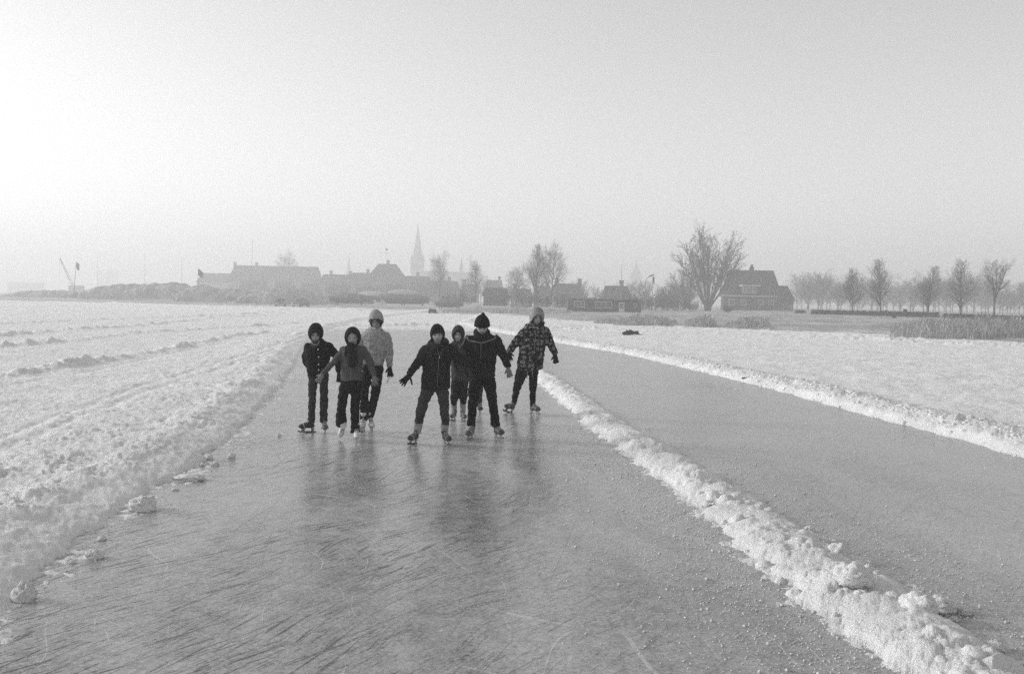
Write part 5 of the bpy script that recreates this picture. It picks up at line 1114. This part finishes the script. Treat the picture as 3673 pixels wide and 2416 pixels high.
for sg in (-1, 1): p.limb(mb, [(548, 425, 14, -.13, .5), (560 + sg * 40, 385, 26, -.10, .5), (565 + sg * 72, 335, 28, -.03, .6), (568 + sg * 66, 315, 14, .02, .6)], 10)
v, f = fused(mb, .011, .004, 15, 2); mk('collar', v, f, 'floral', jk, True)
p.strip('zip', 'trim_grey', bv, [(548, 430), (545, 520), (530, 665)], 4, jk)
m = MB(); m.tube([p.on(bv, 508, 915), p.P(512, 950, -.16), p.P(508, 975, -.15), p.P(520, 1000, -.14)], .006, 5); m.make('drawstring', 'trim_grey', jk, True)
m = MB(); m.tube([p.on(bv, 452, 915), p.P(448, 960, -.15), p.P(440, 1010, -.14)], .005, 5); m.make('drawstring', 'trim_grey', jk, True)
p.glove(788, 722, 800, 830, 'wool_black', 'fist', -1, -.03, -.03, .16); p.glove(226, 690, 238, 800, 'wool_black', 'relaxed', 1, -.02, 0, .15)
# ------------------------------------------------------------------ snow lumps on the ice
def ico_dirs(n=16, k=22): return head_dir(n, k)
def lump_mesh(c, r, sx, sz, seed):
    n, F = ico_dirs(26, 34); V = []
    for q in n.tolist():
        v = Vector(q); w = 1 + .30 * mnoise.noise(v * 1.6 + Vector((seed, 0, 0))) + .22 * mnoise.noise(v * 3.4 + Vector((0, seed, 0))) + .12 * mnoise.noise(v * 8) + .07 * mnoise.noise(v * 17)
        V.append(c + Vector((v.x * sx, v.y, max(v.z, -.55) * sz)) * (r * w))
    return V, F
LL = [(330, 1188, 30, 1.0, .8, 'biggest snow lump at the foot of the left bank'), (50, 1398, 25, 1.0, 1.15, 'square snow lump at the lower left corner'), (215, 1298, 18, 1.2, .75, 'snow lump second from the lower left corner'),
      (235, 1255, 9, 1.0, .8, 'tiny snow lump just right of the left bank, below the biggest lump'), (166, 1309, 7, 1.2, .7, 'flat snow crumb left of the second lowest lump'), (537, 1064, 9, 1.0, .9, 'round snow lump on the ice left of the skaters'),
      (498, 1081, 8, 1.3, .7, 'snow crumb below the round lump left of the skaters'), (440, 1117, 20, 1.7, .5, 'flat wide snow lump at the foot of the left bank'), (647, 1014, 5, 1.0, .9, 'lone snow crumb left of the leftmost skater'),
      (483, 1068, 9, 1.2, .8, 'snow lump touching the bank left of the round lump'), (470, 1082, 6, 1.0, .8, 'small crumb between bank and round lump'), (470, 1015, 13, 1.6, .6, 'wide snow lump at the bank far up the lane'), (405, 1140, 7, 1.3, .6, 'small flat crumb above the biggest lump')]
for k, (x, y, r, sx, sz, lb) in enumerate(LL):
    p = GD(x, y); rr = r / sc_(depth_of(p)); p.y += rr * .5; p.z = rr * sz * .42; V, F = lump_mesh(p, rr, sx, sz, k * 3.7); o = mk('snow_lump', V, F, 'snow', None, True); tag(o, lb, 'snow lump', 'loose snow lumps on the ice')
RR = [(3460, 2200, 24, 'snow lump standing free right of the ridge'), (3571, 2330, 28, 'lowest snow lump right of the ridge'), (3422, 2226, 14, 'small snow lump right of the ridge between larger ones'), (3375, 2196, 44, 'broad snow clod leaning on the right side of the ridge'),
      (3297, 2225, 58, 'large snow clod on the ridge beside a dark gap'), (3109, 2080, 26, 'snow clod right of the ridge next to its dark hollow'), (3142, 2090, 16, 'small clod below the dark hollow in the ridge'), (3079, 2052, 26, 'snow clod highest of the row right of the ridge'),
      (2758, 1852, 18, 'lone snow lump on the far lane beside the ridge'), (3007, 2016, 32, 'rounded clod on top of the ridge'), (3054, 2160, 62, 'biggest rounded clod in the middle of the ridge'), (3085, 2185, 22, 'small round clod below the biggest clod'), (2900, 1905, 16, 'small lump beside the upper part of the ridge')]
for k, (x, y, r, lb) in enumerate(RR):
    p = G(x, y); rr = r / FOC * depth_of(p); hz_ = float(snow_height(np.array([p.x]), np.array([p.y]))[0][0]); p.z = max(hz_, 0) * .75 + rr * .40; V, F = lump_mesh(p, rr, 1.1, .8, 50 + k * 2.3); o = mk('snow_lump', V, F, 'snow', None, True); tag(o, lb, 'snow lump', 'loose snow lumps on the ice')
# clods on the ridge and banks, too many to count, and crumbs strewn over the ice
def strew(name, label, P, rad, mat='snow', sub=1, flat=.75):
    n, F = head_dir(6 if sub else 4, 8 if sub else 5); k = len(n); P = np.asarray(P); m = len(P); r = np.asarray(rad)
    a = rng.random(m) * 6.28; st = rng.uniform(.75, 1.35, (m, 3)); st[:, 2] *= flat
    W_ = n[None] * st[:, None] * r[:, None, None] * (1 + .28 * rng.normal(size=(m, k, 1)).clip(-1.5, 1.5) * .6)
    c, s_ = np.cos(a)[:, None], np.sin(a)[:, None]
    V = np.stack([W_[..., 0] * c - W_[..., 1] * s_, W_[..., 0] * s_ + W_[..., 1] * c, W_[..., 2]], -1) + P[:, None]
    Fq = np.array([f for f in F if len(f) == 4]); Fa = (np.arange(m)[:, None, None] * k + Fq[None]).reshape(-1, 4)
    tag(mk(name, V.reshape(-1, 3), Fa, mat, None, True), label, kind='stuff')
def on_snow(x, y, dz): h = snow_height(x, y)[0]; return np.stack([x, y, np.maximum(h, 0) + dz], -1)
def snow_mass(name, label, cx, cy, r, base, voxel, amp):
    """clods heaped and frozen together: one fluffy body of snow"""
    mb = MB(); n_, F_ = head_dir(7, 9); n_ = n_.tolist()
    for a, b, q in zip(cx, cy, r):
        h = float(q[1]); st = rng.uniform(.8, 1.25, 3); mb.add([(a + v[0] * q[0] * st[0], b + v[1] * q[0] * st[1], h + v[2] * q[0] * st[2] * .85) for v in n_], F_)
    for t in base: mb.tube(*t)
    v, f = fused(mb, voxel, 0, smooth=3)
    me = bpy.data.meshes.new('t'); me.from_pydata(v.tolist(), [], f); me.update(); no = np.empty(len(v) * 3, np.float32); me.vertices.foreach_get('normal', no); no = no.reshape(-1, 3); bpy.data.meshes.remove(me)
    d = np.array([2.0 * mnoise.noise((p[0] * 6, p[1] * 6, p[2] * 6)) + 1.5 * mnoise.noise((p[0] * 14, p[1] * 14, p[2] * 14)) + .8 * mnoise.noise((p[0] * 34, p[1] * 34, p[2] * 34)) + .5 * mnoise.noise((p[0] * 75, p[1] * 75, p[2] * 75)) for p in v.tolist()]); v = v + no * (d * amp)[:, None]
    return tag(mk(name, v, f, 'snow', None, True), label, kind='stuff')
n = 1100; y = 3.9 * (Y_RIDGE / 3.9) ** rng.random(n); t = np.clip(rng.normal(.5, .27, n), -.06, 1.06); w_ = ex(E_R2, y) - ex(E_R1, y); x = ex(E_R1, y) + w_ * t
r = rng.uniform(.010, .036, n) * np.where(rng.random(n) < .10, 1.9, 1) * np.clip(w_ / .45, .40, 1.1); vf = .55 + .75 * np.clip(.5 + perlin(y * 1.3, y * 0 + .5, 19), 0, 1); r = r * (.6 + .45 * vf); top = vf * np.clip(4 * t * (1 - t), 0, 1) ** .7 * .058 * np.clip(w_ / .45, .40, 1.1)
ycs = np.geomspace(3.6, Y_RIDGE * 1.02, 60); core = [[((ex(E_R1, q) + ex(E_R2, q)) / 2, q, .02) for q in ycs], [((ex(E_R2, q) - ex(E_R1, q)) * .34 * (1 + .25 * math.sin(q * 5) * math.sin(q * 1.7)), 0.060 * min(1.1, max(.34, (ex(E_R2, q) - ex(E_R1, q)) / .45)) * (.8 + .35 * math.sin(q * 4.1) * math.sin(q * 1.3))) for q in ycs], 14, (1, 0, 0)]
snow_mass('snow_clods', 'crumbly clods of snow frozen together along the ridge between the lanes', x, y, list(zip(r, top)), [core], .0115, .008)
n = 1300; y = 6 * (45 / 6) ** rng.random(n); x = ex(E_F, y) + np.abs(rng.normal(.55, .3, n)); r = rng.uniform(.015, .04, n); strew('snow_clods', 'crumbly clods of snow along the right bank', on_snow(x, y, -r * .25), r)
n = 9000; y = 4.0 * (14 / 4.0) ** rng.random(n); side = rng.random(n) < .62; x = np.where(side, ex(E_R1, y) - np.abs(rng.normal(0, .55, n)), ex(E_R2, y) + np.abs(rng.normal(0, .5, n))); r = rng.uniform(.0015, .0065, n) * np.where(rng.random(n) < .05, 2, 1)
m_ = snow_height(x, y)[0] < 0; strew('snow_crumbs', 'fine snow crumbs strewn over the ice beside the ridge', np.stack([x, y, r * .3], -1)[m_], r[m_], sub=0)
n = 700; y = 4.0 * (18 / 4.0) ** rng.random(n); x = ex(E_L, y) + np.abs(rng.normal(0, .22, n)); r = rng.uniform(.002, .007, n); m_ = snow_height(x, y)[0] < 0; strew('snow_crumbs', 'snow crumbs at the foot of the left bank', np.stack([x, y, r * .3], -1)[m_], r[m_], sub=0)

# long curved cuts left by skates
def skate_marks():
    V, F = [], []; rd = random.Random(21)
    for k in range(170):
        y0 = 4.2 * (22 / 4.2) ** rd.random(); lane1 = rd.random() < .72
        a, b = (float(ex(E_L, y0)) + .3, float(ex(E_R1, y0)) - .15) if lane1 else (float(ex(E_R2, y0)) + .15, float(ex(E_F, y0)) - .3)
        x0 = rd.uniform(a, b); ang = rd.gauss(R(94), R(20)) + (0 if lane1 else R(-14)); cur = rd.gauss(0, .10); L_ = rd.uniform(.5, 3.2); n = 22; w = rd.uniform(.0006, .0014); i0 = len(V); x, y = x0, y0
        for i in range(n + 1):
            q = w * math.sin(math.pi * (i + .3) / (n + .6)) ** .5 * (1 + .4 * mnoise.noise((i * .8, k, 0))); nx, ny = -math.sin(ang), math.cos(ang); V += [(x - nx * q, y - ny * q, .0022), (x + nx * q, y + ny * q, .0022)]
            x += math.cos(ang) * L_ / n; y += math.sin(ang) * L_ / n; ang += cur * L_ / n
        pts = np.array(V[i0:]); 
        if (snow_height(pts[:, 0], pts[:, 1])[0] > -.01).any(): del V[i0:]; continue
        F += [(i0 + 2 * i, i0 + 2 * i + 1, i0 + 2 * i + 3, i0 + 2 * i + 2) for i in range(n)]
    tag(mk('skate_marks', V, F, 'frost_line'), 'thin pale curved cuts left by skates in the ice', kind='stuff')
plain('frost_line', 0.46, 0.9, 0.3, 12.0, spec=0.1)
skate_marks()
